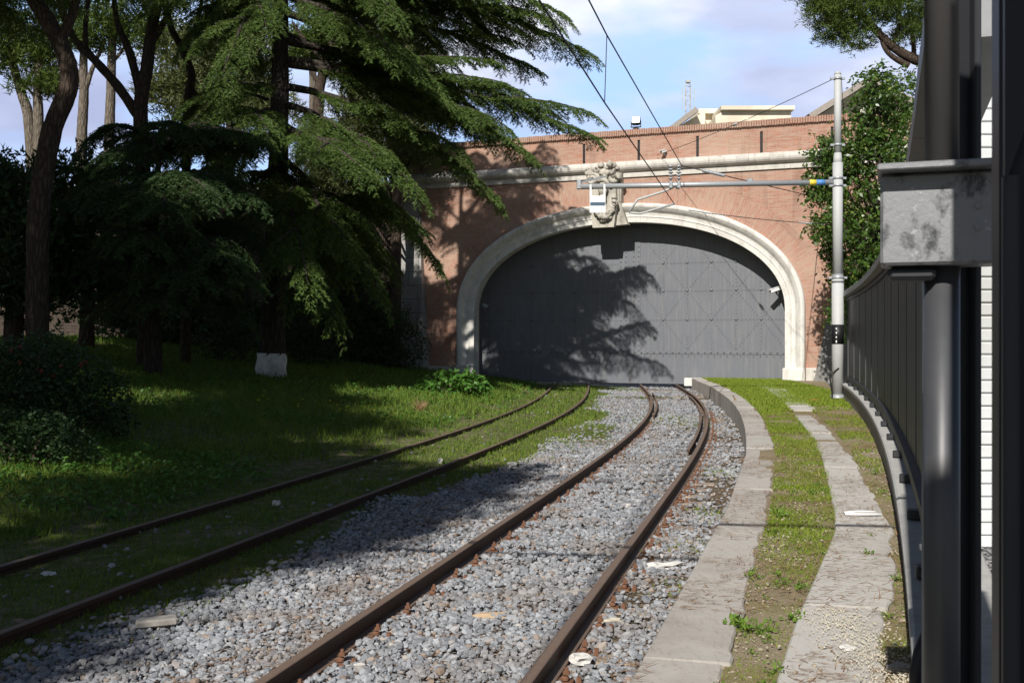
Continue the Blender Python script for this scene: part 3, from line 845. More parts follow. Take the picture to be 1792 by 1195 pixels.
for xx in (st0, st0 + .22, st1 - .22, st1):
    for z in np.arange(zs + .15, 6.7, .21):
        rivet(xx, z, .044)
tag(riv.build('rivet', M['gate'], gate), kind='stuff')
bo = None
for x in colsx:
    for z in rows:
        if z < arch_top(x) - .15 and abs(x) < HA + .1:
            if bo is None:
                bb = MB(); bb.tube([(0, -.008, 0), (0, -.03, 0), (0, -.05, 0), (0, -.058, 0)], [.066, .060, .036, .008], 12); bo = bb.build('boss', M['gate']); o = bo
            else:
                o = bo.copy(); COL.objects.link(o)
            o.parent = gate; o.location = (x, 0, z)
tag(MB().box((0, 0, 0), (13.6, .5, .04)).build('threshold', M['stone']), kind='structure')
o = bpy.data.objects['threshold']; o.location = w2w(0, GY0 + .75, -.13); o.rotation_euler.z = -PHI
tag(MB().box((0, 0, 0), (4.6, .34, .34), bev=.02).build('platform_edge', M['stone_clean']), kind='structure')
o = bpy.data.objects['platform_edge']; q = loc(1296, 668, .6); o.location = w2w(q[0], .60, .135); o.rotation_euler.z = -PHI

# ------------------------------------------------------------------ cameras and floodlight on the wall
def cctv(label, P, yaw, name='security_camera', L=.42, r=.07, mat='white', arm=.3, group=None):
    t = thing(name, label, 'security camera', P)
    P = np.array(P, float); d = np.array([math.cos(yaw), math.sin(yaw), -.32]); d /= np.linalg.norm(d)
    u = nz(np.cross(d, (0, 0, 1))); w = np.cross(u, d)
    MB().box(P + d * .0, (r * 1.7, r * 1.9, L), (u, w, d), bev=.02).box(P + w * r * 1.05 + d * .02, (r * 2.2, .012, L * 1.1), (u, w, d)).build('housing', M[mat], t)
    MB().tube([P + d * (L / 2 - .01), P + d * (L / 2 + .012)], r * .6, 12).build('lens', M['black'], t)
    back = P - d * L * .2 - w * r; n_in = np.array([math.sin(PHI), math.cos(PHI), 0])
    a = np.array(w2w(0, 0, 0)) * 0 + back + n_in * arm * .3 - np.array([0, 0, arm * .5])
    MB().tube([back, back - np.array([0, 0, .08]), a, a + n_in * arm * .6], .018, 8).build('bracket', M['galv'], t)
    return t
def wp(px, py, yd): q = loc(px, py, yd); return w2w(q[0], yd, q[1])
cctv('white bullet camera fixed inside the right jamb of the archway', wp(1357, 507, .25), math.pi + .35, arm=.4, L=.5, r=.075)
cctv('small dark camera bracketed on the left jamb of the archway', wp(850, 535, .1), -.6, mat='galv', L=.3, r=.06)
cctv('tiny white camera on the brick parapet between two drain slots', wp(1161, 265, -.15), -2.4, L=.32, r=.06, arm=.2)
P = wp(1113, 216, .2)
fl = thing('floodlight', 'square black floodlight standing on top of the brick parapet', 'floodlight', P)
ax = nz(np.array([[1, -.25, 0], [.25, 1, -.25], [.05, .25, 1]]))
MB().box(P + (0, 0, .1), (.36, .22, .34), ax, bev=.03).box(P + ax[1] * .14 + (0, 0, .1), (.2, .1, .2), ax, bev=.02).build('housing', M['black'], fl)
MB().box(P - ax[1] * .112 + (0, 0, .1), (.30, .012, .27), ax).build('glass', M['glass'], fl)
MB().bar(P + ax[0] * .2 + (0, 0, .1), P + ax[0] * .2 - (0, 0, .16), .03).bar(P - ax[0] * .2 + (0, 0, .1), P - ax[0] * .2 - (0, 0, .16), .03).bar(P - ax[0] * .22 - (0, 0, .16), P + ax[0] * .22 - (0, 0, .16), .04).tube([P - (0, 0, .16), P - (0, 0, .5)], .05, 8).box(P - (0, 0, .28), (.26, .2, .16), bev=.02).build('bracket', M['black'], fl)

# ------------------------------------------------------------------ catenary mast with its cantilever beam
MY = 29.0
mb_ = at(1466, 697, MY); mb_[2] = .27
def mz(py): return CZ - (py - HY) / F * MY
mast = thing('catenary_mast', 'stepped pale grey steel mast carrying the beam over the tracks', 'mast', mb_)
x, y = mb_[0], mb_[1]
def mtube(name, z0, z1, r, mat='mast', n=20): return MB().tube([(x, y, z0), (x, y, z1)], r, n).build(name, M[mat], mast)
rpx = MY / F
mtube('lower_tube', .2, mz(486), 10.2 * rpx); mtube('middle_tube', mz(486), mz(285), 8.6 * rpx)
MB().tube([(x, y, mz(290)), (x, y, mz(268))], [8.6 * rpx, 6.2 * rpx], 20).build('taper', M['mast'], mast)
mtube('upper_tube', mz(270), mz(131), 6.2 * rpx); MB().tube([(x, y, mz(131)), (x, y, mz(126))], [6.4 * rpx, 4 * rpx], 20).build('cap', M['mast'], mast)
MB().tube([(x, y, mz(495)), (x, y, mz(480))], [10.6 * rpx, 8.7 * rpx], 20).build('taper', M['galv'], mast)
for py, r in ((138, 7.4), (254, 7.4), (312, 9.6), (325, 9.6), (486, 11)): 
    c = MB().tube([(x, y, mz(py) - .03), (x, y, mz(py) + .03)], r * rpx, 20); c.box((x - r * rpx - .03, y, mz(py)), (.12, .06, .06)).box((x + r * rpx + .03, y, mz(py)), (.10, .06, .06)); c.build('collar', M['galv'], mast)
MB().tube([(x, y, mz(602)), (x, y, mz(568))], 10.5 * rpx, 20).build('black_band', M['black'], mast)
mk = MB()
for k in range(4): mk.box((x - .085, y - 10.6 * rpx * .87 - .002, mz(575 + k * 7.5)), (.03, .012, .045 + .02 * (k == 3)))
mk.build('white_mark', M['white'], mast)
MB().tube([(x, y, .1), (x, y, .42)], 11.6 * rpx, 20).tube([(x, y, .3), (x, y, .36)], 12.3 * rpx, 20).build('base_collar', M['galv'], mast)
MB().tube([(x - .02, y - .17, 1.15), (x - .26, y - .12, .95), (x - .18, y - .1, .4), (x - .2, y - .1, .2)], .022, 7).build('earth_cable', M['black'], mast)
bl, br = at(1013, 327, MY), at(1458, 319, MY)
b0 = MB().tube([bl, br], .075, 12); b0.build('beam', M['galv'], mast)
MB().box(bl + (.0, 0, .06), (.12, .14, .26), bev=.015).build('beam_end', M['galv'], mast)
MB().bar(bl + (.05, 0, .12), at(1062, 306, MY) + (0, .3, 0), .05).build('stay', M['galv'], mast)
for a, bq, m_ in ((1416, 1428, 'yellow'), (1428, 1443, 'blue')):
    t0, t1 = (a - 1013) / 445, (bq - 1013) / 445; MB().tube([bl + (br - bl) * t0, bl + (br - bl) * t1], .079, 12).build('paint_ring', M[m_], mast)
for px in (1173, 1187):                                     # insulator pairs clamped round the beam
    for z0, z1 in ((mz(289), mz(315)),):
        q = at(px, 300, MY); m = MB(); m.tube([(q[0], y - .09, z1 - .25), (q[0], y - .09, z0)], .022, 8)
        for k in range(5): z = z1 + (z0 - z1) * (k + .4) / 5; m.tube([(q[0], y - .09, z - .02), (q[0], y - .09, z + .02)], [.075, .05], 10)
        m.box((q[0], y, mz(324)), (.09, .24, .20), bev=.01); m.build('insulator', M['galv'], mast)
P0, P1, P2 = at(1163, 335, MY), at(1115, 350, MY), at(1101, 372, MY)
MB().tube([at(1178, 328, MY), P0 - (0, .05, 0), P1 - (0, .05, 0), P2], .032, 8).build('registration_arm', M['mast'], mast)
MB().tube([P2, at(1120, 374, MY), at(1180, 357, MY)], .030, 8).build('steady_arm', M['mast'], mast)
# signal board hung on the beam
sgx0, sgx1 = at(1032, 345, MY - .12), at(1059.5, 345, MY - .12)
sg = thing('signal_board', 'white hanging board with one slate blue stripe on the beam', 'sign', ((sgx0[0] + sgx1[0]) / 2, MY - .12, mz(373)))
cx, w = (sgx0[0] + sgx1[0]) / 2, sgx1[0] - sgx0[0]
MB().box((cx, MY - .12, (mz(373) + mz(344)) / 2), (w, .02, mz(344) - mz(373))).build('panel', M['white'], sg)
MB().box((cx, MY - .132, (mz(360.5) + mz(355.5)) / 2), (w * .94, .006, .10)).build('stripe', M['signblue'], sg)
for s in (-1, 1): MB().box((cx + s * (w / 2 - .025), MY - .10, (mz(324) + mz(350)) / 2), (.05, .02, mz(324) - mz(350))).build('hanger', M['white'], sg)

# wires
def wire(name, label, pts, r, cat='wire', sag=0., mat='wire', n=16):
    pts = np.array(pts, float); P = []
    for a, b in zip(pts[:-1], pts[1:]):
        for k in range(n):
            t = k / n; P.append(a + (b - a) * t - np.array([0, 0, sag * 4 * t * (1 - t)]))
    P.append(pts[-1])
    o = MB().tube(P, r, 6).build(name, M[mat], None, tuple(P[-1]))
    return tag(o, label, cat)
def tw(z, Ys, dx=0.):
    return [np.array([rail_pt(np.array([y_]), np.array([dx]))[0][0][0], y_, z]) for y_ in Ys]
mtip, ctip = at(1193, 290, MY), at(1180, 357, MY)
off = ctip[0] - tw(5.7, [MY])[0][0]; off2 = mtip[0] - tw(5.7, [MY])[0][0]
Yc = [-24, -10, 0, 6, 10, 14, 18, 22, 26]
def close(Ys, z, o): return [p + np.array([o, 0, 0]) for p in tw(z, Ys)]
def wline(z, p0, p1):
    q0, q1 = (at(p[0], p[1], F * (z - CZ) / (HY - p[1])) for p in (p0, p1)); d = (q1 - q0) / (q1[1] - q0[1])
    return [q0 + d * (y_ - q0[1]) for y_ in (-24, -12, 0, 6)] + [q0, q1]
wire('contact_wire', 'lower overhead wire running above the main track to the steady arm', wline(5.66, (945, 3), (1058, 180)) + [ctip], .013, n=6)
wire('messenger_wire', 'upper overhead wire running above the main track to the insulator pair', wline(6.73, (1030, 0), (1062, 62)) + [mtip], .013, n=6)
wire('dropper_wire', 'thin vertical dropper joining the two overhead wires', [wline(6.73, (1030, 0), (1062, 62))[-1], wline(5.66, (945, 3), (1058, 180))[-1]], .008, n=4)
an1 = at(1312, 318, MY + .1); an2 = wp(1440, 348, -.02)
wire('anchor_wire', 'short stay wire with insulator chain from the beam end insulators toward the wall', [mtip, an1, an2], .014)
iw = bpy.data.objects['anchor_wire']
m = MB()
for k in range(16):
    q = mtip + (an1 - mtip) * (.32 + .30 * k / 15); dd = nz(an1 - mtip); m.tube([q - dd * .022, q + dd * .022], [.055, .04], 8)
m.box(an1, (.16, .1, .16), bev=.02)
m.build('insulator_chain', M['galv'], iw, None)
c_ = iw.children[0]
pa, pb = at(1205, 368, MY), np.array([mast.location.x - .18, MY, mz(393)])
wire('pull_off_wire', 'slack guy wire with clamps from the steady arm to the mast', [pa, pb], .011, sag=.05)
m = MB(); iw2 = bpy.data.objects['pull_off_wire']
for f0, f1 in ((.10, .26), (.78, .86)):
    for k in range(8):
        q = pa + (pb - pa) * (f0 + (f1 - f0) * k / 7) - np.array([0, 0, .03]); m.lump(q, .026, .1)
m.build('insulator_chain', M['galv'], iw2)
wire('stay_wire', 'long thin stay wire from the mast top down to the brick parapet', [np.array([mast.location.x - .1, MY, mz(138)]), wp(1150, 272, -.02)], .010, sag=.1)
m = MB(); sw = bpy.data.objects['stay_wire']; a_, b_ = np.array([mast.location.x - .1, MY, mz(138)]), wp(1150, 272, -.02)
q = a_ + (b_ - a_) * .46 - np.array([0, 0, .1]); dd = nz(b_ - a_); m.tube([q - dd * .2, q - dd * .08, q + dd * .08, q + dd * .2], [.02, .05, .05, .02], 8); m.build('insulator', M['mast'], sw)
wire('stay_wire', 'short stay wire from the mast top into the right hand tree', [np.array([mast.location.x + .1, MY, mz(136)]), np.array([mast.location.x + 1.6, MY + 4, 6.4])], .008)

# ------------------------------------------------------------------ fence on its low plinth
FE = 29.6
def fpt(Y, o=0.):
    """point on the fence line, o to the right"""
    e = .01; d = np.array([fence_x(Y + e) - fence_x(Y - e), 2 * e]); d /= np.linalg.norm(d)
    return np.array([fence_x(Y) + o * d[1], Y - o * d[0]]), d
def fsweep(mb, Ya, Yb, prof, step=.5, zf=None):
    Ys_ = np.linspace(Ya, Yb, max(2, int((Yb - Ya) / step) + 1)); V = []
    for y_ in Ys_:
        dz = 0 if zf is None else zf(y_)
        for (o, z) in prof: p, d = fpt(y_, o); V.append((p[0], p[1], z + dz * (z > .35)))
    n = len(prof); fs = []
    for i in range(len(Ys_) - 1):
        for k in range(n):
            k2 = (k + 1) % n; fs.append((i * n + k, (i + 1) * n + k, (i + 1) * n + k2, i * n + k2))
    fs += [tuple(range(n)), tuple((len(Ys_) - 1) * n + k for k in range(n - 1, -1, -1))]
    return mb.add(V, fs)
p0, _ = fpt(10.)
rise = lambda y_: .10 * np.clip((y_ - 8) / 18, 0, 1)
pw = thing('low_wall', 'low concrete plinth wall under the dark steel fence', 'wall', (p0[0], p0[1], .25))
fsweep(MB(), 3.2, FE + .3, [(0, -.2), (.42, -.2), (.42, .535), (0, .535)], zf=rise).build('body', M['plinth'], pw)
y_ = 3.2; cp = MB()
while y_ < FE: y2 = min(y_ + 1.9, FE + .35); fsweep(cp, y_ + .004, y2 - .004, [(-.03, .536), (.45, .536), (.45, .60), (.43, .615), (-.01, .615), (-.03, .60)], zf=rise); y_ = y2
cp.build('coping', M['coping'], pw)
fn = thing('steel_fence', 'tall black solid steel fence with pale cap curving along the platform', 'fence', (p0[0], p0[1], .62))
# corrugated sheet: panels 2 m long between posts
pn = None; yy0 = 3.45
posts = list(np.arange(4.05, FE, 1.95)) + [FE]
for a, b2 in zip(posts[:-1], posts[1:]):
    m = MB(); K = 24; V = []
    for k in range(K + 1):
        yq = a + .03 + (b2 - a - .06) * k / K; ph = k % 6; o = .17 + (.010 if ph == 0 else 0)
        p, d = fpt(yq, o); zz = float(rise(yq)); V += [(p[0], p[1], .80 + zz), (p[0], p[1], 3.12)]
    for k in range(K + 1):
        yq = a + .03 + (b2 - a - .06) * k / K; ph = k % 6; o = .176 + (.010 if ph == 0 else 0)
        p, d = fpt(yq, o); zz = float(rise(yq)); V += [(p[0], p[1], .80 + zz), (p[0], p[1], 3.12)]
    n2 = 2 * (K + 1)
    fs = [(2 * k, 2 * k + 1, 2 * k + 3, 2 * k + 2) for k in range(K)] + [(n2 + 2 * k, n2 + 2 * k + 2, n2 + 2 * k + 3, n2 + 2 * k + 1) for k in range(K)]
    m.add(V, fs); m.build('panel', M['panel'], fn)
for yq in posts:
    p, d = fpt(yq, .172); ax_ = (np.array([d[1], -d[0], 0]), np.array([d[0], d[1], 0]), np.array([0, 0, 1.]))
    MB().box((p[0], p[1], 1.90), (.022, .05, 2.36), ax_, bev=.004).build('post', M['post'], fn)
    MB().box((p[0] - .07 * d[1], p[1] + .07 * d[0], .66 + float(rise(yq))), (.16, .12, .07), ax_, bev=.008).build('foot_plate', M['fence'], fn)
m = MB(); fsweep(m, 4.0, FE, [(.10, .70), (.19, .70), (.19, .80), (.10, .80)], zf=rise); m.build('bottom_rail', M['fence'], fn)
m = MB(); fsweep(m, 4.0, FE, [(.115, .640), (.18, .640), (.18, .69), (.115, .69)], zf=rise); m.build('toe_angle', M['fence'], fn)
m = MB(); fsweep(m, 4.0, FE, [(.13, 3.02), (.19, 3.02), (.19, 3.10), (.13, 3.10)]); m.build('top_rail', M['fence'], fn)
y_ = 4.0; cp = MB()
while y_ < FE: y2 = min(y_ + 1.95, FE + .1); fsweep(cp, y_ + .006, y2 - .006, [(0, 3.13), (.33, 3.13), (.33, 3.17), (.24, 3.28), (.03, 3.28), (0, 3.25)]); y_ = y2
cp.build('cap', M['cap'], fn)

# ------------------------------------------------------------------ post, bracket box and leaf of the near gate
GYp = 3.05
c0 = at(1648, 590, GYp)
gp = thing('gate_post', 'round steel gate post with a worn box bracket close to the camera', 'post', (c0[0], c0[1], .28))
MB().tube([(c0[0], c0[1], .28), (c0[0], c0[1], CZ + .22)], .050, 32, caps=True).build('lower_tube', M['worn_tube'], gp)
MB().tube([(c0[0], c0[1], CZ + .46), (c0[0], c0[1], 5.7)], .048, 32).build('upper_tube', M['worn_tube'], gp)
bx0, bx1 = at(1548, 590, 2.93)[0], at(1742, 590, 2.93)[0]; zt, zb_ = CZ + (590 - 300) / F * 2.93, CZ + (590 - 462) / F * 2.93
yaw = R(-20); axb = (np.array([math.cos(yaw), math.sin(yaw), 0]), np.array([-math.sin(yaw), math.cos(yaw), 0]), np.array([0, 0, 1.]))
bc = np.array([(bx0 + bx1) / 2 + .03, 3.02, (zt + zb_) / 2])
MB().box(bc, (bx1 - bx0, .17, zt - zb_), axb, bev=.008).build('bracket_box', M['worn'], gp)
MB().box(bc - axb[1] * .03 + (0, 0, (zt - zb_) / 2 + .012), (bx1 - bx0 + .016, .25, .02), axb, bev=.004).build('flange', M['worn'], gp)
MB().box(bc - axb[0] * .07 + (0, 0, -(zt - zb_) / 2 - .022), (.13, .10, .04), axb, bev=.012).build('lug', M['fence'], gp)
m = MB()
for s in (-1, 1): m.tube([bc + axb[0] * .10 - axb[1] * .084 + (0, 0, .03 * s), bc + axb[0] * .10 - axb[1] * .092 + (0, 0, .03 * s)], .008, 8)
m.build('rivet', M['worn'], gp)
ed = at(1622, 590, 3.25)[0]
MB().box((ed, 3.25, 1.32), (.016, .05, 2.06), bev=.003).build('end_stile', M['cap'], gp)
MB().box((at(1621, 0, 3.2)[0] - .004, 3.2, 2.0), (.012, .012, .34)).tube([(at(1620, 0, 3.2)[0], 3.18, z) for z in np.linspace(1.83, 2.17, 24)], [.006 + .004 * (k % 3 == 0) for k in range(24)], 6).build('chain', M['mast'], gp)
lf = thing('gate_leaf', 'dark steel leaf behind the round gate post', 'gate', (c0[0] + .09, 3.15, .3))
xa, xb = at(1672, 0, 3.2)[0], at(1702, 0, 3.2)[0]
MB().box(((xa + xb) / 2, 3.2, 1.95), (xb - xa, .03, 3.3), bev=.004).build('sheet', M['dark_paint'], lf)
MB().box((xb - .006, 3.17, 1.95), (.02, .05, 3.3), bev=.004).build('stile', M['fence'], lf)
x0 = at(1703, 0, 8.9)[0]
wl = thing('cladding_screen', 'white ribbed screen glimpsed through the slit beside the near gate', 'screen', (x0 + 1.2, 9.04, .22)); m = MB(); z = .2
while z < 6.4: m.box((x0 + 1.2, 9.04, z + .055), (2.4, .28, .104), bev=.012); z += .11
m.build('cladding', M['cladding'], wl); MB().box((x0 + 1.22, 9.04, z + .03), (2.4, .34, .06), bev=.01).build('cap', M['galv'], wl)
np_ = thing('gate_or_shade_pillar', 'broad dark steel pillar with a gusset at the right edge, nearest the camera', 'pillar', (.92, 1.62, .28))
xl_ = at(1750, 0, 1.62)[0]; ex, ey = axb[0], axb[1]; O = np.array([xl_, 1.62, 0])
MB().box(O + ex * .16 + ey * .08 + (0, 0, 2.1), (.32, .14, 3.8), axb, bev=.006).build('column', M['dark_paint'], np_)
zg = CZ + (590 - 325) / F * 1.6; zg2 = CZ + (590 - 190) / F * 1.6
MB().prism([(.004, zg), (.004, 4.0), (.30, 4.0), (.30, zg2 + .9), (.044, zg2)], O - ey * .03, ex, (0, 0, 1), ey, .034).build('gusset', M['dark_paint'], np_)
MB().box(O + ex * .014 - ey * .012 + (0, 0, 1.3), (.024, .03, 1.9), axb, bev=.004).build('angle', M['fence'], np_)
pb_ = thing('gate_or_shade_pillar', 'tall unseen pillar added behind the camera to shade the near gate', 'pillar', (-.25, -3.2, .28))  # added sun blocker out of view, keeps near pillar and lower post dark
MB().box((-.25, -3.2, 3.3), (1.66, .5, 6.1), bev=.03).build('shaft', M['plaster'], pb_); MB().box((-.25, -3.2, 6.45), (1.8, .64, .2), bev=.03).build('cap', M['stone'], pb_)
hp = [at(1602, 1215, 3.6), at(1603, 1175, 3.6), at(1610, 1140, 3.6), at(1622, 1112, 3.62), at(1634, 1102, 3.65), at(1650, 1100, 3.7)]
tag(MB().tube(hp, .022, 12).build('hose', M['black'], None, tuple(hp[0])), 'bent black hose rising beside the foot of the gate post', 'hose')
# cross-span cable overhead: throws the thin shadow line over track and platform
lp = np.array([-9.5, 4.6, 0]); zl = float(ground_z(np.array([lp[0]]), np.array([lp[1]]))[0])
xs_ = thing('span_pole', 'plain steel pole on the lawn beside the camera', 'pole', (lp[0], lp[1], zl)); MB().tube([(lp[0], lp[1], zl - .3), (lp[0], lp[1], 6.4)], [.11, .08], 14).build('shaft', M['mast'], xs_)
wire('span_cable', 'heavy cable slung across the tracks overhead', [(lp[0], lp[1], 6.2), (c0[0], c0[1], 5.55)], .034, sag=.35)

# ------------------------------------------------------------------ buildings and antenna beyond the wall
BY = 78.0
def bz(py): return CZ - (py - HY) / F * BY
def bxx(px): return (px - CX) / F * BY
bd = thing('pale_building', 'cream flat roofed building peeping over the brick parapet', 'building', (bxx(1280), BY + 5, 0))
def blk(name, x0, x1, z0, z1, y0, d, mat='plaster', par=bd): return MB().box(((bxx(x0) + bxx(x1)) / 2, y0 + d / 2, (z0 + z1) / 2), (bxx(x1) - bxx(x0), d, z1 - z0)).build(name, M[mat], par)
blk('upper_storey', 1229, 1346, 4, bz(198), BY + .6, 9); blk('upper_roof', 1223, 1352, bz(198), bz(190), BY + .1, 10)
MB().prism([(bxx(1255), 2), (bxx(1368), 2), (bxx(1368), bz(206)), (bxx(1255), bz(206)), (bxx(1240), bz(216))], (0, BY - 2.6, 0), (1, 0, 0), (0, 0, 1), (0, 1, 0), 3).build('lower_storey', M['plaster'], bd)
MB().box((bxx(1310), BY - 1.3, bz(204)), (bxx(1372) - bxx(1248), 3.4, .28)).build('lower_roof', M['plaster'], bd)
MB().prism([(bxx(1178), bz(228)), (bxx(1232), bz(197)), (bxx(1232), 2), (bxx(1178), 2)], (0, BY - .5, 0), (1, 0, 0), (0, 0, 1), (0, 1, 0), 9).build('wing', M['plaster'], bd)
MB().bar((bxx(1170), BY - 1, bz(231)), (bxx(1214), BY - 1, bz(198)), .9, .35).build('eave', M['rooftile'], bd)
MB().box((bxx(1333), BY + .55, bz(203)), (.55, .2, .3)).build('vent', M['ochre'], bd)
b2_ = thing('gabled_building', 'cream gabled building rising behind the mast and right hand tree', 'building', (bxx(1480), BY + 3, 0))
MB().prism([(bxx(1425), 2), (bxx(1600), 2), (bxx(1600), bz(196)), (bxx(1510), bz(152)), (bxx(1425), bz(208))], (0, BY, 0), (1, 0, 0), (0, 0, 1), (0, 1, 0), 14).build('wall', M['plaster'], b2_)
for (xa, za), (xb, zb2) in (((1408, 211), (1510, 147)), ((1510, 147), (1620, 202))):
    A_, B_ = np.array((bxx(xa), BY + 6, bz(za))), np.array((bxx(xb), BY + 6, bz(zb2))); d_ = nz(B_ - A_)
    MB().box((A_ + B_) / 2, (np.linalg.norm(B_ - A_), 15, .42), (d_, np.array([0, 1., 0]), np.cross(d_, (0, 1., 0)))).build('roof', M['rooftile'], b2_)
AY = 110.0
am = thing('antenna_mast', 'slender lattice radio mast standing behind the cream building', 'mast', ((1204 - CX) / F * AY, AY, 0))
ax0 = (1204 - CX) / F * AY; zt_ = CZ + (590 - 146) / F * AY; m = MB(); h = .26
for sx in (-h, h):
    for sy in (-h, h): m.tube([(ax0 + sx, AY + sy, 0), (ax0 + sx, AY + sy, zt_)], .035, 6)
m.build('legs', M['mast'], am); m = MB(); z = zt_ - .3; k = 0
while z > 18:
    for (a, b_) in (((-h, -h), (h, -h)), ((h, -h), (h, h)), ((h, h), (-h, h)), ((-h, h), (-h, -h))):
        if k % 2: a, b_ = b_, a
        m.bar((ax0 + a[0], AY + a[1], z), (ax0 + b_[0], AY + b_[1], z - .5), .03); m.bar((ax0 + a[0], AY + a[1], z), (ax0 + b_[0], AY + b_[1], z), .03)
    z -= .5; k += 1
m.build('lattice', M['mast'], am)
for k, z in enumerate((zt_ - .9, zt_ - 1.7, zt_ - 2.6, zt_ - 3.5)):
    for s in (-1, 1): MB().bar((ax0 + s * .30, AY - .2, z), (ax0 + s * .62, AY - .2, z), .04).box((ax0 + s * .64, AY - .2, z), (.07, .07, .55)).build('aerial', M['mast'], am)
MB().box((ax0, AY, zt_ + .15), (.5, .5, .3), bev=.05).build('head', M['mast'], am)
oc = thing('ochre_building', 'ochre building half hidden by the cedar above the shaded wall end', 'building', (at(760, 0, 62)[0], 63, 0))
q0, q1 = at(690, 270, 62), at(790, 235, 62)
MB().box(((q0[0] + q1[0]) / 2, 64, 6.2), (q1[0] - q0[0], 4, 12.4)).build('wall', M['ochre'], oc)
MB().box(((q0[0] + q1[0]) / 2, 64, 12.5), (q1[0] - q0[0] + .5, 4.5, .3)).build('roof', M['rooftile'], oc)

# ------------------------------------------------------------------ litter lying about
def on(px, py, z=None):
    """ground point under a pixel"""
    Y = 12.
    for _ in range(40):
        zz = z if z is not None else float(ground_z(np.array([(px - CX) / F * Y]), np.array([Y]))[0])
        Y = .5 * Y + .5 * min(60., F * (CZ - zz) / (py - HY))
    return np.array([(px - CX) / F * Y, Y, zz])
def scrap(name, label, cat, px, py, z, size, mat, rz=0, tilt=.1, k=.35, group=None):
    p = on(px, py, z); m = MB(); V, Fc = ICO2; rr = np.random.RandomState(int(px))
    Rm = np.array(Matrix.Rotation(rz, 3, 'Z') @ Matrix.Rotation(tilt, 3, 'X'))
    Vv = (np.clip(V, -.72, .72) * (1 + rr.uniform(-k, k, (len(V), 1)))) * np.array(size) @ Rm.T
    m.add(p + Vv + (0, 0, size[2] * .7), Fc)
    return tag(m.build(name, M[mat], None, tuple(p)), label, cat, group)
scrap('bark_scrap', 'large curled tan piece of bark lying between the rails', 'bark', 857, 1084, -.15, (.15, .09, .03), 'barkpiece', .2)
scrap('stone', 'pale whitish stone between rail and kerb, nearest the camera', 'stone', 1017, 1160, -.15, (.085, .06, .04), 'paper', .3)
scrap('stone', 'pale elongated stone between rail and kerb beyond the nearest one', 'stone', 1074, 1092, -.15, (.10, .045, .03), 'pebble', .1)
scrap('foil_scrap', 'crumpled shiny white foil by the kerb', 'scrap', 1165, 995, -.15, (.17, .07, .035), 'paper', .1, .1, .75)
scrap('paper_scrap', 'small white paper scrap on the grass between the siding rails', 'scrap', 484, 884, -.09, (.07, .05, .04), 'paper')
scrap('paper_scrap', 'flat white paper scrap in the grass by the near siding rail', 'scrap', 86, 1004, -.09, (.08, .06, .008), 'paper')
scrap('paper_scrap', 'bluish white scrap lying on the far siding rail edge', 'scrap', 770, 811, -.09, (.05, .05, .06), 'paper')
scrap('paper_scrap', 'torn white sheet at the foot of the plinth in the near corner', 'scrap', 1572, 1172, .29, (.08, .05, .02), 'paper', .4, .2)
scrap('stone', 'white stone lying at the grass edge left of the main track', 'stone', 896, 818, -.12, (.10, .07, .06), 'paper')
scrap('rag', 'small red plastic scrap beside the mast foot', 'scrap', 1426, 702, .27, (.17, .07, .03), 'red', .2)
scrap('paper_scrap', 'dirty white scrap on the slab in front of the plinth', 'scrap', 1485, 1135, .315, (.05, .03, .012), 'paper')
p = on(1010, 1042, -.15); tag(MB().box(p + (0, 0, .03), (.27, .10, .025), (nz(np.array([1, .35, .05])), nz(np.array([-.35, 1, 0])), np.array([0, 0, 1.])), bev=.004).build('plank', M['plank'], None, tuple(p)), 'short grey plank leaning against the inner side of the rail', 'plank')
p = on(1507, 901, .315); m = MB()
m.tube([p + (.16, .07, .02), p + (-.02, .075, .022), p + (-.15, .03, .02), p + (-.16, -.04, .02), p + (-.03, -.07, .02), p + (.17, -.065, .02)], .010, 8)
tag(m.build('pipe_loop', M['white'], None, tuple(p)), 'bent white plastic pipe loop lying on the path', 'pipe')
p = on(275, 1092, -.13); tag(MB().box(p + (0, 0, .02), (.30, .13, .06), (nz(np.array([1, .3, .03])), nz(np.array([-.3, 1, 0])), np.array([0, 0, 1.])), bev=.015).build('wood_chunk', M['plank'], None, tuple(p)), 'weathered chunk of wood on the ballast beside the siding', 'wood')
P = [on(1283, 700, .29) + (0, 0, .02), on(1284, 722, -.1) + (-.02, 0, .05)]; tag(MB().tube([P[0] + (0, 0, .1), P[0] + (.02, -.6, -.1), P[1]], .02, 6).build('stick', M['litter'], None, tuple(P[0])), 'pale dry stick leaning over the far kerb edge', 'stick')
n = 2600; X = rng.normal(1.93, .12, n); Y = 4.9 + 1.6 * rng.uniform(0, 1, n) ** 1.3; s = rng.uniform(.002, .0065, n)
k = (X < fence_x(Y) - .02) & (X > 1.66)
V, Fc = stones(np.stack([X, Y, .322 + s * .4], -1)[k], s[k]); tag(link('grit', np_mesh('grit', V, Fc), M['pebble']), 'pale spilled grit on the path by the plinth', 'grit', kind='stuff')

# ------------------------------------------------------------------ foliage
UP = np.array([0, 0, 1.])
def tris(base, d, L, W, side=None):
    """thin triangles from base along d"""
    d = nz(d)
    if side is None:
        side = nz(np.cross(d, rng.normal(size=d.shape)))
    L = np.asarray(L)[..., None]; W = np.asarray(W)[..., None]
    return np.stack([base - side * W / 2, base + side * W / 2, base + d * L], -2).reshape(-1, 3, 3)

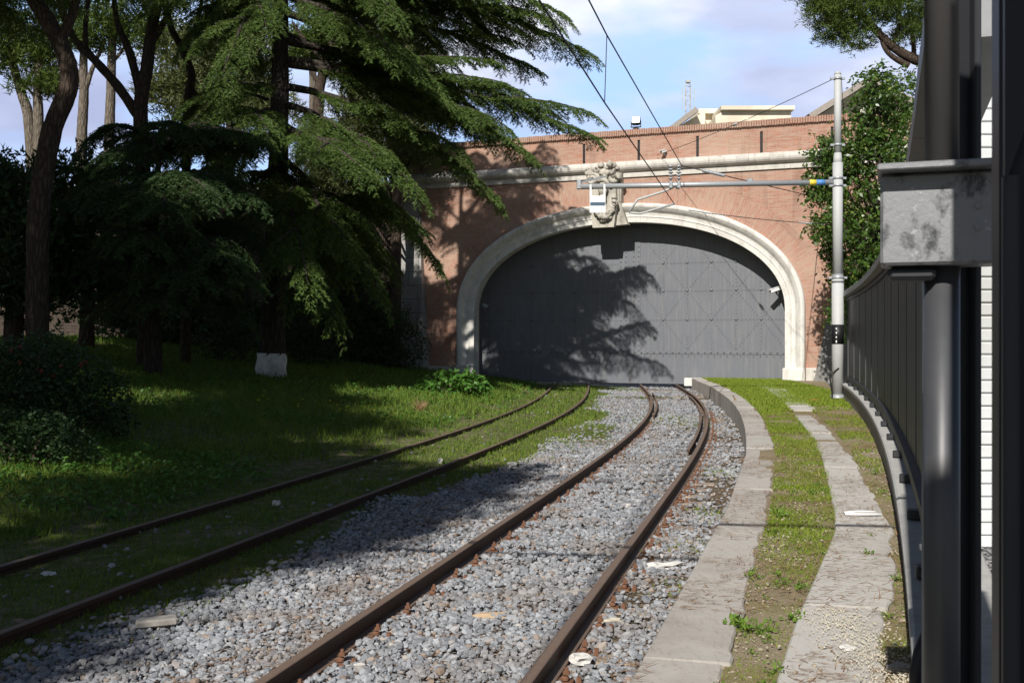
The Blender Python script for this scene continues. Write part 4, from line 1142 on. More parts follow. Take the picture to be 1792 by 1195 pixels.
def conifer_branch(A, B, arch, droop, Lsec, foliage, wood, w0, step=.2, dens=1., needle=.088, nw=.025, tstart=.14, sub=True):
    """a cedar limb: feathery flat side sprays left and right, drooping tips"""
    A, B = np.array(A, float), np.array(B, float); L = np.linalg.norm(B - A)
    t = np.linspace(0, 1, 15)
    def pos(t):
        t = np.asarray(t)[..., None]
        return A + (B - A) * t + UP * (arch * 4 * t * (1 - t)) - UP * droop * (t ** 3 - t)
    P = pos(t); P = P + rng.normal(size=P.shape) * .03 * L / 8 * np.sin(t * math.pi)[:, None]
    wood.tube(P, w0 * (1 - .9 * t) + .006, 6, caps=False)
    n = max(4, int(L / step))
    for k in range(n):
        tt = tstart + (1 - tstart) * (k + rng.uniform(0, .8)) / n
        p = pos(min(tt, 1.)); tan = nz(pos(min(tt + .02, 1.01)) - pos(min(tt, .99)))
        hs = nz(np.cross(tan, UP) + 1e-6)
        for s in (-1, 1):
            if rng.rand() > dens: continue
            d = nz(tan * rng.uniform(.5, 1.0) + hs * s * rng.uniform(.6, 1.05) + UP * rng.uniform(-.18, .10))
            ln = (Lsec * (1.05 - .72 * tt) * min(1., .45 + tt * 1.6) + .18) * rng.uniform(.65, 1.2)
            spray(p, d, ln, foliage, needle, nw, wood)
    if sub and L > 3:
        for q, (tt, s) in enumerate(((.32, 1), (.46, -1), (.62, 1))):
            p = pos(tt); tan = nz(pos(tt + .02) - pos(tt)); hs = nz(np.cross(tan, UP) + 1e-6); l2 = L * rng.uniform(.26, .38) * (1.15 - .5 * tt)
            e = p + (tan * .85 + hs * s * rng.uniform(.45, .8)) * l2 - UP * rng.uniform(0, .12) * l2
            conifer_branch(p, e, arch * .3, droop * .6, Lsec * .62, foliage, wood, w0 * .4, step * 1.1, dens, needle, nw, .1, False)
    spray(pos(.97), nz(pos(1.) - pos(.95)), .5 + Lsec * .25, foliage, needle, nw, None)

def spray(p, d, ln, foliage, needle, nw, wood=None, sag=.42):
    m = max(3, int(ln / .085)); s = (np.arange(m) + rng.uniform(.2, .8, m)) / m
    q = p + d * (ln * s)[:, None] - UP * (sag * ln * s ** 2)[:, None]
    dd = nz(d - UP * (2 * sag * s)[:, None]); sd = nz(np.cross(dd, UP) + 1e-6)
    if wood is not None and ln > .7:
        e = np.array([0, .5, 1.]); wood.tube(p + d * (ln * e)[:, None] - UP * (sag * ln * e ** 2)[:, None], [.012, .008, .004], 3, caps=False)
    sg = np.array([-1, 1])
    td = nz(dd[:, None] * .75 + sd[:, None] * sg[None, :, None] * rng.uniform(.5, 1., (m, 2, 1)) + UP * rng.uniform(-.35, .08, (m, 2, 1)))
    tl = (np.minimum(.34, ln * .42) * (1.05 - .6 * s) * 1.)[:, None] * rng.uniform(.6, 1.2, (m, 2))
    K = 7; u = np.linspace(.10, 1., K)
    b = q[:, None, None] + td[:, :, None] * (tl[..., None] * u)[..., None] - UP * (tl[..., None] * u ** 2 * .25)[..., None]
    ts = nz(np.cross(td, UP) + 1e-6)
    for g in (-1, 1):
        nd = td[:, :, None] * .8 + ts[:, :, None] * g * .62 + rng.normal(size=b.shape) * .28
        sz = rng.uniform(.75, 1.3, b.shape[:-1])
        foliage.append(tris(b, nd, needle * sz, nw * sz))

def tufts(P, out, k, L, W, foliage, spread=.9):
    """needle tufts at P, opening along out"""
    n = len(P)
    d = nz(out[:, None] + rng.normal(size=(n, k, 3)) * spread)
    b = np.repeat(P[:, None], k, 1) + rng.normal(size=(n, k, 3)) * L * .25
    foliage.append(tris(b, d, L * rng.uniform(.7, 1.25, (n, k)), W * rng.uniform(.7, 1.2, (n, k))))

def lobe(c, r, n, k, L, W, foliage, flat=.6, clump=7, hollow=.55):
    """an uneven crown lobe: many small clumps on and in an ellipsoid, thin below"""
    c = np.array(c, float); r = np.array(r, float) * np.ones(3)
    m = max(4, n // clump); d = nz(rng.normal(size=(m, 3)) + (0, 0, .35))
    rad = rng.uniform(hollow, 1.05, (m, 1)) * rng.uniform(.8, 1.12, (m, 1))
    C = c + d * rad * r
    P = np.repeat(C, clump, 0) + rng.normal(size=(m * clump, 3)) * (r.mean() * .10 + L * .5) * np.array([1, 1, flat])
    out = nz(np.repeat(d, clump, 0) * .6 + (0, 0, .6)); tufts(P, out, k, L, W, foliage)

def leaves(P, L, W, foliage, droop=.3, up=.6, along=None):
    """broad leaves as folded diamonds (two triangles)"""
    n = len(P); d = nz(rng.normal(size=(n, 3)) * (1, 1, .55) - UP * droop + (0 if along is None else along))
    nrm = nz(rng.normal(size=(n, 3)) + UP * up); s = nz(np.cross(d, nrm)); L = L * rng.uniform(.6, 1.25, (n, 1)); W = W * rng.uniform(.7, 1.2, (n, 1))
    a, e, m = P, P + d * L, P + d * L * .45
    foliage.append(np.stack([a, m + s * W / 2, e, m - s * W / 2], 1))

def leaf_obj(name, foliage, mat, parent, loc=None):
    T = np.concatenate(foliage)
    off = np.array(parent.location if parent is not None else loc)
    T = T - off
    me = tri_mesh(name, T) if T.shape[1] == 3 else quad_mesh(name, T)
    return link(name, me, mat, parent, loc if parent is None else None)

def gz1(x, y): return float(ground_z(np.array([x]), np.array([y]))[0])
def path_at(pts, Y):
    """pixels (with optional own depth) to points"""
    return [at(p[0], p[1], p[2] if len(p) > 2 else Y) for p in pts]
def smooth_path(P, n=5):
    P = np.array(P, float); T = np.arange(len(P)); tt = np.linspace(0, len(P) - 1, (len(P) - 1) * n + 1); out = []
    for t in tt:
        i = min(int(t), len(P) - 2); u = t - i
        p0, p1, p2, p3 = P[max(i - 1, 0)], P[i], P[i + 1], P[min(i + 2, len(P) - 1)]
        out.append(.5 * ((2 * p1) + (-p0 + p2) * u + (2 * p0 - 5 * p1 + 4 * p2 - p3) * u * u + (-p0 + 3 * p1 - 3 * p2 + p3) * u ** 3))
    return np.array(out)
def limb(mb, pts, r0, r1, n=8, wob=.05):
    P = smooth_path(pts); mb.tube(P, np.linspace(r0, r1, len(P)), n, caps=True, wob=wob); return P

# --- the big cedar right of centre-left: its limbs reach over the gateway
CYt = 33.0
bx = at(475, 660, CYt); bx[2] = gz1(bx[0], bx[1])
ced = thing('cedar_tree', 'great cedar with whitewashed trunk foot and long boughs reaching over the wall', 'cedar tree', bx)
tp = [at(474, 672, CYt), at(476, 600, CYt), at(482, 420, CYt), at(489, 200, CYt), at(491, 0, CYt), at(492, -170, CYt), at(494, -400, CYt), at(500, -560, CYt)]
wood = MB(); TP = smooth_path(tp, 6)
zs = TP[:, 2]; rad = np.interp(zs, [bx[2] - .3, bx[2] + .5, 3.5, 9, 13, 22], [.485, .44, .36, .29, .22, .04])
wood.tube(TP, rad, 14, wob=.05)
fol = []
def on_trunk(py, jit=0): return np.array([np.interp(-py, [-p for p in (672, 600, 420, 200, 0, -170, -400, -560)], [p[i] for p in tp]) for i in range(3)])
right = [  # start row on trunk, tip pixel, tip depth, arch, droop, side length
    (-70, 1022, 88, 36.2, .9, .5, 1.7), (-130, 985, 25, 35.0, .8, .4, 1.6), (-20, 930, 118, 37.5, .6, .4, 1.5), (70, 962, 196, 37.5, .5, .3, 1.3), (104, 1038, 238, 36.8, .9, .5, 1.3),
    (110, 925, 268, 34.5, 1.0, .9, 1.6), (150, 868, 345, 33.6, 1.3, 1.3, 1.3), (215, 768, 462, 34.0, .9, 1.0, 1.3), (270, 672, 520, 31.5, .6, 1.2, 1.1), (300, 610, 430, 30.0, .4, .8, 1.2),
    (20, 820, 205, 33.0, .9, .6, 1.5), (-10, 760, 140, 30.5, .7, .5, 1.5), (180, 730, 330, 31.0, .7, .7, 1.5), (230, 640, 300, 28.5, .5, .6, 1.4), (-200, 880, -60, 34.0, .8, .4, 1.7),
    (-260, 760, -150, 31.0, .6, .4, 1.5), (-150, 690, 20, 29.0, .6, .5, 1.5), (-330, 800, -220, 36.0, .6, .3, 1.4), (-40, 705, -12, 36.5, .5, .4, 1.5), (-100, 765, -45, 37.0, .5, .4, 1.5), (-60, 640, 40, 37.0, .5, .4, 1.4), (-170, 840, -70, 37.5, .5, .4, 1.5), (-90, 905, 55, 38.0, .6, .4, 1.5), (330, 735, 400, 36.5, .5, .6, 1.2), (330, 590, 560, 30.5, .4, .9, 1.2), (340, 680, 470, 35.5, .4, .7, 1.2), (300, 540, 500, 28.5, .4, .8, 1.1),
    (60, 850, 235, 38.5, .6, .5, 1.4), (-230, 610, -60, 37.0, .5, .4, 1.4)]
for (sp_, tx, ty, ty_, ar, dr, ls) in right:
    conifer_branch(on_trunk(sp_), at(tx, ty, ty_), ar * .35, dr * .55, ls, fol, wood, .13, dens=.8 if sp_ < -140 else .92)
left = [(30, 330, 60, 31, .5, .4, 1.4), (-60, 200, -40, 30, .6, .4, 1.5), (-120, 300, -60, 35, .5, .4, 1.5), (160, 310, 250, 30, .6, .5, 1.4), (200, 370, 330, 28.5, .6, .7, 1.3), (-10, 390, 130, 29, .5, .5, 1.3),
        (240, 330, 420, 30.5, .7, .9, 1.3), (290, 420, 470, 29.5, .5, .8, 1.2), (320, 560, 480, 35.5, .5, .6, 1.2), (-190, 250, -140, 32, .5, .3, 1.4), (-270, 400, -230, 35, .4, .3, 1.3), (-300, 560, -200, 30, .4, .3, 1.3)]
for (sp_, tx, ty, ty_, ar, dr, ls) in left:
    conifer_branch(on_trunk(sp_), at(tx, ty, ty_), ar, dr, ls, fol, wood, .11)
for k in range(9):                                      # short top tiers, above the picture
    a = k * 2.4; s_ = on_trunk(-300 - 26 * k); r_ = 3.4 - .3 * k
    conifer_branch(s_, s_ + (math.cos(a) * r_, math.sin(a) * r_, .3), .3, .3, 1.2, fol, wood, .06)
wood.build('trunk', M['bark'], ced)
m = MB(); Z0 = [p for p in np.linspace(bx[2] - .25, CZ - (618 - HY) / F * CYt, 7)]
m.tube([(np.interp(z, zs, TP[:, 0]), np.interp(z, zs, TP[:, 1]), z) for z in Z0], [np.interp(z, zs, rad) + .022 for z in Z0], 14, wob=.05)
m.build('whitewash', M['lime'], ced)
leaf_obj('crown', fol, M['cedar'], ced)

# --- the low dark cedar on the left
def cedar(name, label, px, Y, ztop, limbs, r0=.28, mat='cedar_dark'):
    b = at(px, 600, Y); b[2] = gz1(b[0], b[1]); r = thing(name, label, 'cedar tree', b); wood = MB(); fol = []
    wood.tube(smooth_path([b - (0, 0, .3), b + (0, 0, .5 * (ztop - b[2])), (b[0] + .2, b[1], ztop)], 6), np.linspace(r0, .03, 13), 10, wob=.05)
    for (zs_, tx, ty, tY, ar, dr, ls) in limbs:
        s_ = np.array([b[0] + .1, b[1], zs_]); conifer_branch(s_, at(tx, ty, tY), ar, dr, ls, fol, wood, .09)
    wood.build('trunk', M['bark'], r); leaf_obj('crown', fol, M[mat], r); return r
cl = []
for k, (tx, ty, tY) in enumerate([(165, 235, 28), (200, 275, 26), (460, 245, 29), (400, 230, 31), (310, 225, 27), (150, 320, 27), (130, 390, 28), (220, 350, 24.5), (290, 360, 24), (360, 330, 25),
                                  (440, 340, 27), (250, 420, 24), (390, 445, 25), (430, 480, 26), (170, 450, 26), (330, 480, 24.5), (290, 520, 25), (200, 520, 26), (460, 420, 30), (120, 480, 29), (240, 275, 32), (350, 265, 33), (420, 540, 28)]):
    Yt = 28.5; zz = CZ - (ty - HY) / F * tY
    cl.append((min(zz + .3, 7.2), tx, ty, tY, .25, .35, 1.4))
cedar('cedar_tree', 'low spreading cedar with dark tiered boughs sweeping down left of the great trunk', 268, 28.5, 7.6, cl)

# --- stone pines: bent trunks, high crowns
def pine(name, label, Y, trunks, lobes, mat='pine', bark='bark_pine', group=None, L=.22, W=.030, k=7, cat='pine tree', foot=None):
    p0 = path_at(trunks[0][0][:1], Y)[0]; b = np.array([p0[0], p0[1], gz1(p0[0], p0[1])]); r = thing(name, label, cat, b, group=group)
    m = MB()
    for i, (pts, r0, r1) in enumerate(trunks):
        P = path_at(pts, Y)
        if i == 0: P = [b - (0, 0, .3)] + P
        limb(m, P, r0, r1)
    m.build('trunk', M[bark], r)
    fol = []
    for (px, py, rx, rz, n, *dy) in lobes:
        yy = Y + (dy[0] if dy else 0); lobe(at(px, py, yy), (rx, rx, rz), n, k, L, W, fol)
    if fol: leaf_obj('crown', fol, M[mat], r)
    return r
pine('pine_tree', 'leaning dark pine trunk with an S bend at the far left', 24.0,
     [([(66, 420), (74, 320), (92, 225), (121, 150), (112, 92), (88, 45), (55, -10), (20, -90), (0, -150)], .27, .15), ([(104, 75), (125, 30), (140, -30), (160, -120)], .13, .07), ([(60, 0), (70, -60), (100, -140)], .13, .07)],
     [(30, 15, 1.6, .8, 500, 2), (-40, -60, 2.2, 1.0, 800), (70, -110, 2.2, .9, 800), (160, -90, 2.0, .8, 700, -1), (-80, 40, 1.6, .8, 500, 2), (120, -200, 2.4, .8, 800, -2), (0, -220, 2.2, .8, 700, 1)])
pine('pine_tree', 'dark pine forking into several limbs above the low cedar', 31.0,
     [([(255, 420), (246, 200), (257, 120), (266, 50), (285, -40), (300, -160)], .27, .12), ([(240, 200), (205, 150), (165, 105), (130, 68), (105, 10), (90, -80)], .16, .07),
      ([(248, 170), (226, 90), (205, 40), (196, -40)], .15, .06), ([(262, 80), (292, 30), (320, -40)], .12, .06), ([(150, 92), (150, 40), (160, -30)], .1, .05)],
     [(110, -50, 2.2, .9, 800), (200, -60, 2.2, .8, 800, 1), (300, -50, 2.4, .9, 900), (380, -25, 1.8, .8, 600, 1), (250, -150, 3., .9, 1000), (420, -60, 2.2, .9, 800, 2), (60, -10, 1.6, .6, 500, 1), (290, 20, 1.0, .45, 300, -1)])
pine('pine_tree', 'slim pine with a kinked upper trunk between the forked pine and the great cedar', 33.5,
     [([(325, 400), (328, 190), (335, 132), (318, 85), (298, 45), (288, -20), (280, -120)], .17, .08), ([(322, 95), (345, 40), (360, -40)], .09, .05), ([(330, 150), (352, 170), (390, 150), (470, 175)], .09, .05)],
     [(290, -90, 2.2, .8, 700), (360, -70, 2.0, .8, 700, 1), (440, -10, 1.6, .7, 500, 1), (390, 85, 1.2, .6, 350, 1), (440, 125, 1.0, .5, 300, 1)])
for lab, pts, fork, lo in (
    ('pale slender pine trunk forking behind the leaning pine', [(142, 430), (143, 250), (147, 165), (146, 110), (150, 50)], [([(147, 165), (162, 120), (185, 70)], .16, .07), ([(146, 150), (130, 115), (110, 70)], .15, .06)], [(150, 55, 2.0, .8, 420), (110, 70, 1.4, .6, 260), (195, 70, 1.6, .6, 300)]),
    ('straight pale pine trunk seen between two dark trunks', [(190, 430), (191, 255), (194, 160), (197, 60), (200, 10)], [([(196, 110), (218, 85), (240, 55)], .10, .05)], [(200, 25, 2.4, .9, 520), (240, 60, 1.4, .6, 260)]),
    ('thin pale pine trunk farthest left with a small dark crown', [(60, 430), (52, 225), (38, 165), (26, 125), (15, 80)], [([(37, 160), (60, 120), (64, 90)], .13, .06)], [(20, 100, 2.2, 1.0, 560), (-30, 75, 2.2, 1.2, 560), (5, 50, 2.4, 1.2, 600)]),
    ('narrow pine with sparse dark crown just right of the farthest left trunk', [(68, 430), (67, 200), (65, 165), (70, 100)], [([(65, 175), (45, 150), (38, 140)], .08, .04), ([(66, 150), (92, 115)], .07, .04)], [(66, 152, 1.0, .4, 200), (92, 145, .9, .5, 200), (60, 105, 1.3, .5, 240)])):
    pine('pine_tree', lab, 52., [(pts, .34, .17)] + fork, lo, 'pine', 'bark_pale', 'pines standing beyond the shaded wall', .34, .06, 6)
# trees beyond the wall seen through the boughs
pine('pine_tree', 'branching brown pine trunk just right of the great cedar trunk', 50., [([(552, 420), (556, 230), (560, 150), (578, 95), (590, 40), (600, -40)], .34, .15), ([(572, 110), (545, 85), (512, 40)], .12, .05), ([(560, 150), (530, 105)], .10, .04), ([(585, 60), (640, 30), (700, 20)], .12, .04)],
     [(610, 10, 2.4, .9, 600), (560, -10, 2.2, .8, 500), (680, 15, 2.2, 1.0, 600), (640, 70, 1.6, .7, 380)], 'cypress', 'bark_pine', None, .32, .055, 6)
pine('pine_tree', 'bright green umbrella pine crown far beyond the wall', 70., [([(548, 420), (548, 160), (546, 120)], .4, .2)], [(542, 78, 2.0, 1.1, 700), (530, 95, 1.4, .8, 400), (562, 92, 1.4, .7, 350)], 'pine', 'bark_pale', None, .36, .07, 6)
def bushy(name, label, Y, px, lobes, mat, cat='tree', trunk=(.3, .1), L=.3, W=.05, k=6, bark='bark_pine', twigs=0):
    b = at(px, 600, Y); b[2] = gz1(b[0], b[1]); r = thing(name, label, cat, b); fol = []; m = MB()
    top = max(at(l[0], l[1], Y)[2] for l in lobes); limb(m, [b - (0, 0, .3), b + (.1, 0, (top - b[2]) * .5), b + (0, 0, (top - b[2]) * .95)], *trunk)
    for (lx, ly, rx, rz, n, *dy) in lobes:
        c = at(lx, ly, Y + (dy[0] if dy else 0)); lobe(c, (rx, rx, rz), n, k, L, W, fol, 1., 6, .35)
        s_ = b + (0, 0, max(.3, (c[2] - b[2]) * .6)); limb(m, [s_, (s_ + c) / 2 + (0, 0, .2), c], .07, .02, 5)
    m.build('trunk', M[bark], r); leaf_obj('crown', fol, M[mat], r); return r
bushy('conifer_tree', 'olive green conifer filling the gap left of the great cedar trunk', 60., 400, [(300, 80, 1.8, 1.6, 500), (330, 150, 1.8, 1.4, 450), (380, 110, 2.2, 1.8, 650), (440, 90, 2., 1.6, 550), (450, 150, 1.8, 1.2, 450), (395, 175, 1.8, 1., 420), (290, 165, 1.4, 1.2, 320), (415, 40, 2., 1.4, 500), (345, 195, 2., 1., 400), (470, 190, 1.8, 1., 400)], 'cypress', L=.42, W=.085)
bushy('conifer_tree', 'tall olive conifer hung with cones behind the cedar boughs', 46., 690, [(690, 60, 1.3, 1.6, 700), (720, 120, 1.4, 1.4, 700), (660, 130, 1.4, 1.5, 700), (640, 200, 1.3, 1.3, 600), (700, 200, 1.5, 1.4, 700), (750, 190, 1.2, 1.4, 550), (610, 250, 1.1, 1.2, 450), (670, 270, 1.3, 1.2, 550), (560, 260, 1., 1.4, 380), (545, 330, 1.2, 1.2, 380), (730, 265, 1.2, 1., 450), (600, 320, 1.3, 1.1, 420)], 'cypress', L=.30, W=.06)
# dark evergreens closing the view at the left
for lab, px, Y, lo in (('dense dark evergreen closing the view at the far left edge', 20, 27., [(-20, 380, 1.5, 1.3, 600), (40, 420, 1.4, 1.2, 600), (80, 500, 1.5, 1., 600), (0, 500, 1.6, 1.1, 600), (110, 430, 1.2, 1., 450), (-5, 330, .9, .8, 300)]),
                      ('dark leafy evergreen behind the leaning pine trunk', 150, 35., [(120, 330, 1.4, 1.3, 500), (160, 400, 1.6, 1.4, 600), (150, 480, 1.6, 1.3, 600), (200, 330, 1.3, 1.3, 450), (60, 350, 1.5, 1.5, 500)])):
    bushy('evergreen_tree', lab, Y, px, lo, 'shrub', 'tree', L=.2, W=.09, k=5)
for lab, px, Y, lo in (('dark bushy evergreen against the old wall behind the great trunk', 560, 46., [(540, 520, 1.3, 1.2, 520), (600, 560, 1.3, 1.0, 480), (510, 580, 1.2, 1., 420), (620, 480, 1.1, 1.1, 420), (560, 450, 1.0, 1., 360), (655, 570, 1.1, .9, 380)]),
                      ('dark bushy evergreen in the gap left of the great trunk', 380, 44., [(390, 500, 1.3, 1.2, 480), (330, 560, 1.4, 1.1, 520), (430, 560, 1.2, 1., 420), (360, 440, 1.1, 1., 380), (270, 580, 1.3, .9, 420), (210, 560, 1.3, 1.0, 420)])):
    bushy('evergreen_tree', lab, Y, px, lo, 'shrub', 'tree', L=.22, W=.10, k=5)
# shade trees on the lawn beside and behind the camera
def shade(label, X, Y, H, lobes):
    b = np.array([X, Y, gz1(X, Y)]); r = thing('pine_tree', label, 'pine tree', b, group='tall pines on the lawn beside the camera'); m = MB()
    limb(m, [b - (0, 0, .3), b + (.2, .1, H * .5), b + (0, .2, H - .3)], .4, .2)
    fol = []
    for (dx, dy, dz, rx, rz, n) in lobes:
        c = b + (dx, dy, H + dz); lobe(c, (rx, rx, rz), n, 7, .30, .075, fol, .8, 7, .1); limb(m, [b + (0, .2, H - 1.2), (b + (0, .2, H) + c) / 2, c], .14, .05, 6)
    m.build('trunk', M['bark_pine'], r); leaf_obj('crown', fol, M['pine'], r)
def sunshift(X, Y, H): return X - math.tan(SUN_AZ) * math.cos(SUN_AZ) * H / math.tan(SUN_EL), Y - math.cos(SUN_AZ) * H / math.tan(SUN_EL)
SHADE = [  # ground spots to be shaded: x, y, crown height, radius
    ('tall pine whose shadow falls across the ballast', 11.0, [(-1.6, 13.2, 1.5), (-1.0, 15.2, 1.35), (-2.6, 14.6, 1.8), (-3.0, 12.2, 1.6), (-2.6, 11.2, 1.2), (-4.4, 13.2, 1.9), (-3.4, 16.2, 1.8)]),
    ('tall pine in front of the great cedar', 15.5, [(-4.5, 35.4, 1.6), (-3.5, 33.4, 1.1), (-5.6, 33.6, 1.5)]),
    ('tall pine beside the camera', 9.5, [(-1.75, 11.2, .95), (-2.55, 9.9, .9), (-3.2, 8.7, .9), (-4.6, 8.0, 1.3), (-3.5, 7.3, .8), (-3.6, 6.4, 1.0), (-5.6, 7.0, 1.6), (-5.2, 9.8, 1.0), (-3.7, 10.2, 1.)])]
names = ['shading the near lawn', 'shading the lawn behind the near lawn', 'shading the middle lawn', 'shading the berry shrub', 'shading the low cedar', 'shading the far lawn', 'shading the old wall', 'shading the wall corner', 'shading the far corner', 'shading the great trunk', 'shading the hedge', 'shading the back']
row = 0
for y0 in (16, 20.5, 25, 29.5, 34, 38.5, 43, 47.5, 52):
    xr = np.interp(y0, [16, 21, 26, 29.5, 34, 38, 43, 48, 52], [-3.9, -3.5, -4.6, -8.2, -7.8, -5.6, -5.0, -5.0, -6.0]); H = (11, 12, 13, 15, 16.5, 17, 17.5, 17, 17.5)[row]
    sp_ = []
    for k, x in enumerate(np.arange(xr - 1.2, xr - 12.5, -3.0)):
        if rng.rand() > .06: sp_.append((x + rng.uniform(-.4, .4), y0 + rng.uniform(-.8, .8), rng.uniform(1.9, 2.5)))
        if rng.rand() > .3: sp_.append((x - 1.5, y0 + 2.2, rng.uniform(1.5, 2.)))
    SHADE.append(('tall pine ' + names[row], H, sp_)); row += 1
for lab, H, sp_ in SHADE:
    cs = [(*sunshift(x, y, H), r) for x, y, r in sp_]; cx_, cy_ = np.mean([c[0] for c in cs]), np.mean([c[1] for c in cs])
    shade(lab, cx_ - 1.5, cy_, H, [(c[0] - cx_ + 1.5, c[1] - cy_, rng.uniform(-.4, .4), c[2], c[2] * .42, int(300 * c[2] ** 2)) for c in cs])

# --- right hand side: leafy tree behind the fence and an umbrella pine
IY = 35.5
b = at(1540, 600, IY); b[2] = .25
iv = thing('leafy_tree', 'glossy broadleaf tree with yellowing leaves behind the fence and mast', 'tree', b); m = MB(); fol = []
limb(m, [b - (0, 0, .3), b + (-.1, 0, 4), b + (.1, 0, 8.2)], .22, .06)
CL = [(1532, 150, .5, .6), (1575, 165, .7, .8), (1520, 190, .6, .7), (1555, 215, .9, .7), (1500, 235, .6, .6), (1450, 262, .55, .45), (1480, 280, .7, .6), (1535, 270, .9, .8), (1590, 260, .9, .9), (1445, 300, .55, .45), (1495, 330, .8, .7), (1550, 345, 1., .9),
      (1455, 345, .5, .4), (1470, 390, .7, .6), (1520, 410, .9, .8), (1575, 430, .9, .9), (1465, 430, .5, .5), (1500, 465, .8, .7), (1550, 490, .9, .7), (1485, 500, .6, .5), (1430, 330, .35, .3), (1445, 395, .45, .35), (1600, 350, .9, .9), (1540, 545, 1., .8), (1490, 550, .7, .6)]
for (px, py, rx, rz) in CL:
    c = at(px, py, IY + rng.uniform(-.8, .8)); limb(m, [b + (0, 0, max(.8, (c[2] - .3) * .7)), (c + b + (0, 0, c[2] * .8)) / 2 * np.array([1, 1, .0]) + (0, 0, (c[2] - .25)), c], .05, .012, 5)
    nc = int(95 * (rx + rz)); d = nz(rng.normal(size=(nc, 3))); C = c + d * rng.uniform(.35, 1.1, (nc, 1)) * (rx, rx, rz)
    for q in range(nc):                                   # shoots: leaves strung along drooping twigs
        dr = nz(d[q] + (0, 0, -.25) + rng.normal(size=3) * .3); s = np.linspace(0, rng.uniform(.25, .5), 8)
        leaves(C[q] + dr * s[:, None] - UP * (s ** 2 * .5)[:, None] + rng.normal(size=(8, 3)) * .05, .19, .085, fol, .55, .8)
m.build('trunk', M['bark'], iv); leaf_obj('crown', fol, M['ivy'], iv)
pine('pine_tree', 'umbrella pine crown hanging over the upper right with a curved limb', 44., [([(1655, 420), (1650, 160), (1640, 118), (1600, 104), (1562, 82), (1520, 40), (1490, 10)], .36, .12), ([(1590, 116), (1560, 98), (1545, 78), (1540, 50)], .14, .06), ([(1600, 104), (1597, 60), (1590, 20)], .12, .05), ([(1562, 82), (1575, 40), (1570, 0)], .1, .05)],
     [(1445, 25, 1.0, .7, 520), (1480, 5, 1.3, .9, 700), (1530, 10, 1.4, .9, 760), (1500, 62, .9, .7, 420), (1580, 10, 1.4, .9, 700), (1440, -20, 1.3, .8, 600), (1600, 60, 1., .7, 400), (1480, -40, 1.6, .8, 700), (1560, -50, 1.6, .8, 700), (1462, 55, .7, .6, 300), (1630, 30, 1.4, .9, 500)], 'pine', 'bark_pine', None, .21, .036, 8)

# --- shrubs and weeds
def shrub(name, label, P, lobes, mat, L, W, n, cat='shrub', stems=7, droop=.2, extra=None):
    P = np.array(P, float); r = thing(name, label, cat, P); m = MB(); fol = []
    for (dx, dy, dz, rx, rz) in lobes:
        c = P + (dx, dy, dz); limb(m, [P + (dx * .2, dy * .2, 0), (P + c) / 2 + (dx * .1, 0, .1), c], .03, .008, 5)
        k = int(n * 2.6 * rx * rx); d = nz(rng.normal(size=(k, 3)) + (0, 0, .2)); q = c + d * (rng.uniform(.3, 1.08, (k, 1)) ** .6) * (rx, rx, rz); leaves(q, L, W, fol, droop, .9)
    m.build('stems', M['twig'], r); leaf_obj('foliage', fol, M[mat], r)
    return r
def gp_(px, py): return on(px, py)
P = at(95, 735, 17.0); P[2] = gz1(P[0], P[1])
bs = shrub('berry_shrub', 'dark shrub dotted with red berries at the left edge', P, [(-.9, 0, .95, .75, .7), (-.2, .1, 1.15, .7, .6), (.35, 0, .85, .65, .6), (.75, .1, .6, .5, .5), (-.5, -.4, .5, .7, .5), (.2, -.5, .5, .6, .45), (-1.4, -.2, .7, .7, .7), (.95, .1, .25, .35, .3)], 'shrub', .10, .045, 1300)
for k in range(26):
    m = MB(); c = P + np.array([rng.uniform(-1.4, .9), rng.uniform(-.9, -.3), rng.uniform(.7, 1.55)])
    for q in range(7): m.lump(c + rng.normal(size=3) * .013, .014, .1)
    m.build('berry_cluster', M['berry'], bs)
P = at(50, 790, 14.5); P[2] = gz1(P[0], P[1])
shrub('low_shrub', 'low trailing dark shrub in front of the berry shrub', P, [(-.4, 0, .35, .6, .45), (.15, .1, .4, .55, .4), (.5, .2, .2, .4, .3), (-.9, .2, .5, .6, .5)], 'shrub', .07, .035, 1900)
for lab, px, Y, sc in (('dark round shrub standing against the grey buttress', 690, 44.5, 1.25), ('dark shrub just right of the whitewashed trunk', 552, 40., 1.2), ('dark shrub in the shade between the two wall shrubs', 625, 45., 1.0), ('dark shrub left of the whitewashed trunk', 400, 37., 1.1)):
    P = at(px, 650, Y); P[2] = gz1(P[0], P[1])
    shrub('shrub', lab, P, [(-.6 * sc, 0, .8 * sc, .7 * sc, .8 * sc), (.5 * sc, .1, .9 * sc, .75 * sc, .85 * sc), (0, 0, 1.6 * sc, .7 * sc, .8 * sc), (.1, -.3, .4 * sc, .7 * sc, .4 * sc)], 'shrub', .15, .07, 380)
P = on(800, 693)
shrub('weed_clump', 'bright green leafy weed clump sunlit at the left foot of the gateway', P, [(-.8, 0, .22, .42, .3), (-.2, .1, .42, .5, .4), (.35, 0, .35, .5, .38), (.75, .1, .2, .36, .28), (-1.3, .1, .16, .4, .22), (-.45, .1, .68, .25, .2), (.3, .1, .62, .25, .22), (-1.0, .2, .42, .22, .2)], 'weed', .17, .12, 420, 'weeds')
P = on(735, 723); T = []
for k in range(70):
    a = rng.uniform(0, 6.28); d = np.array([math.cos(a) * .45, math.sin(a) * .45, rng.uniform(.5, 1)]); T.append(tris(P[None] + rng.normal(size=(1, 3)) * .03, d[None], [rng.uniform(.25, .5)], [.022]))
tag(leaf_obj('dry_tuft', T, M['litter'], None, tuple(P)), 'dry yellow grass tuft standing on the left lawn', 'grass tuft')
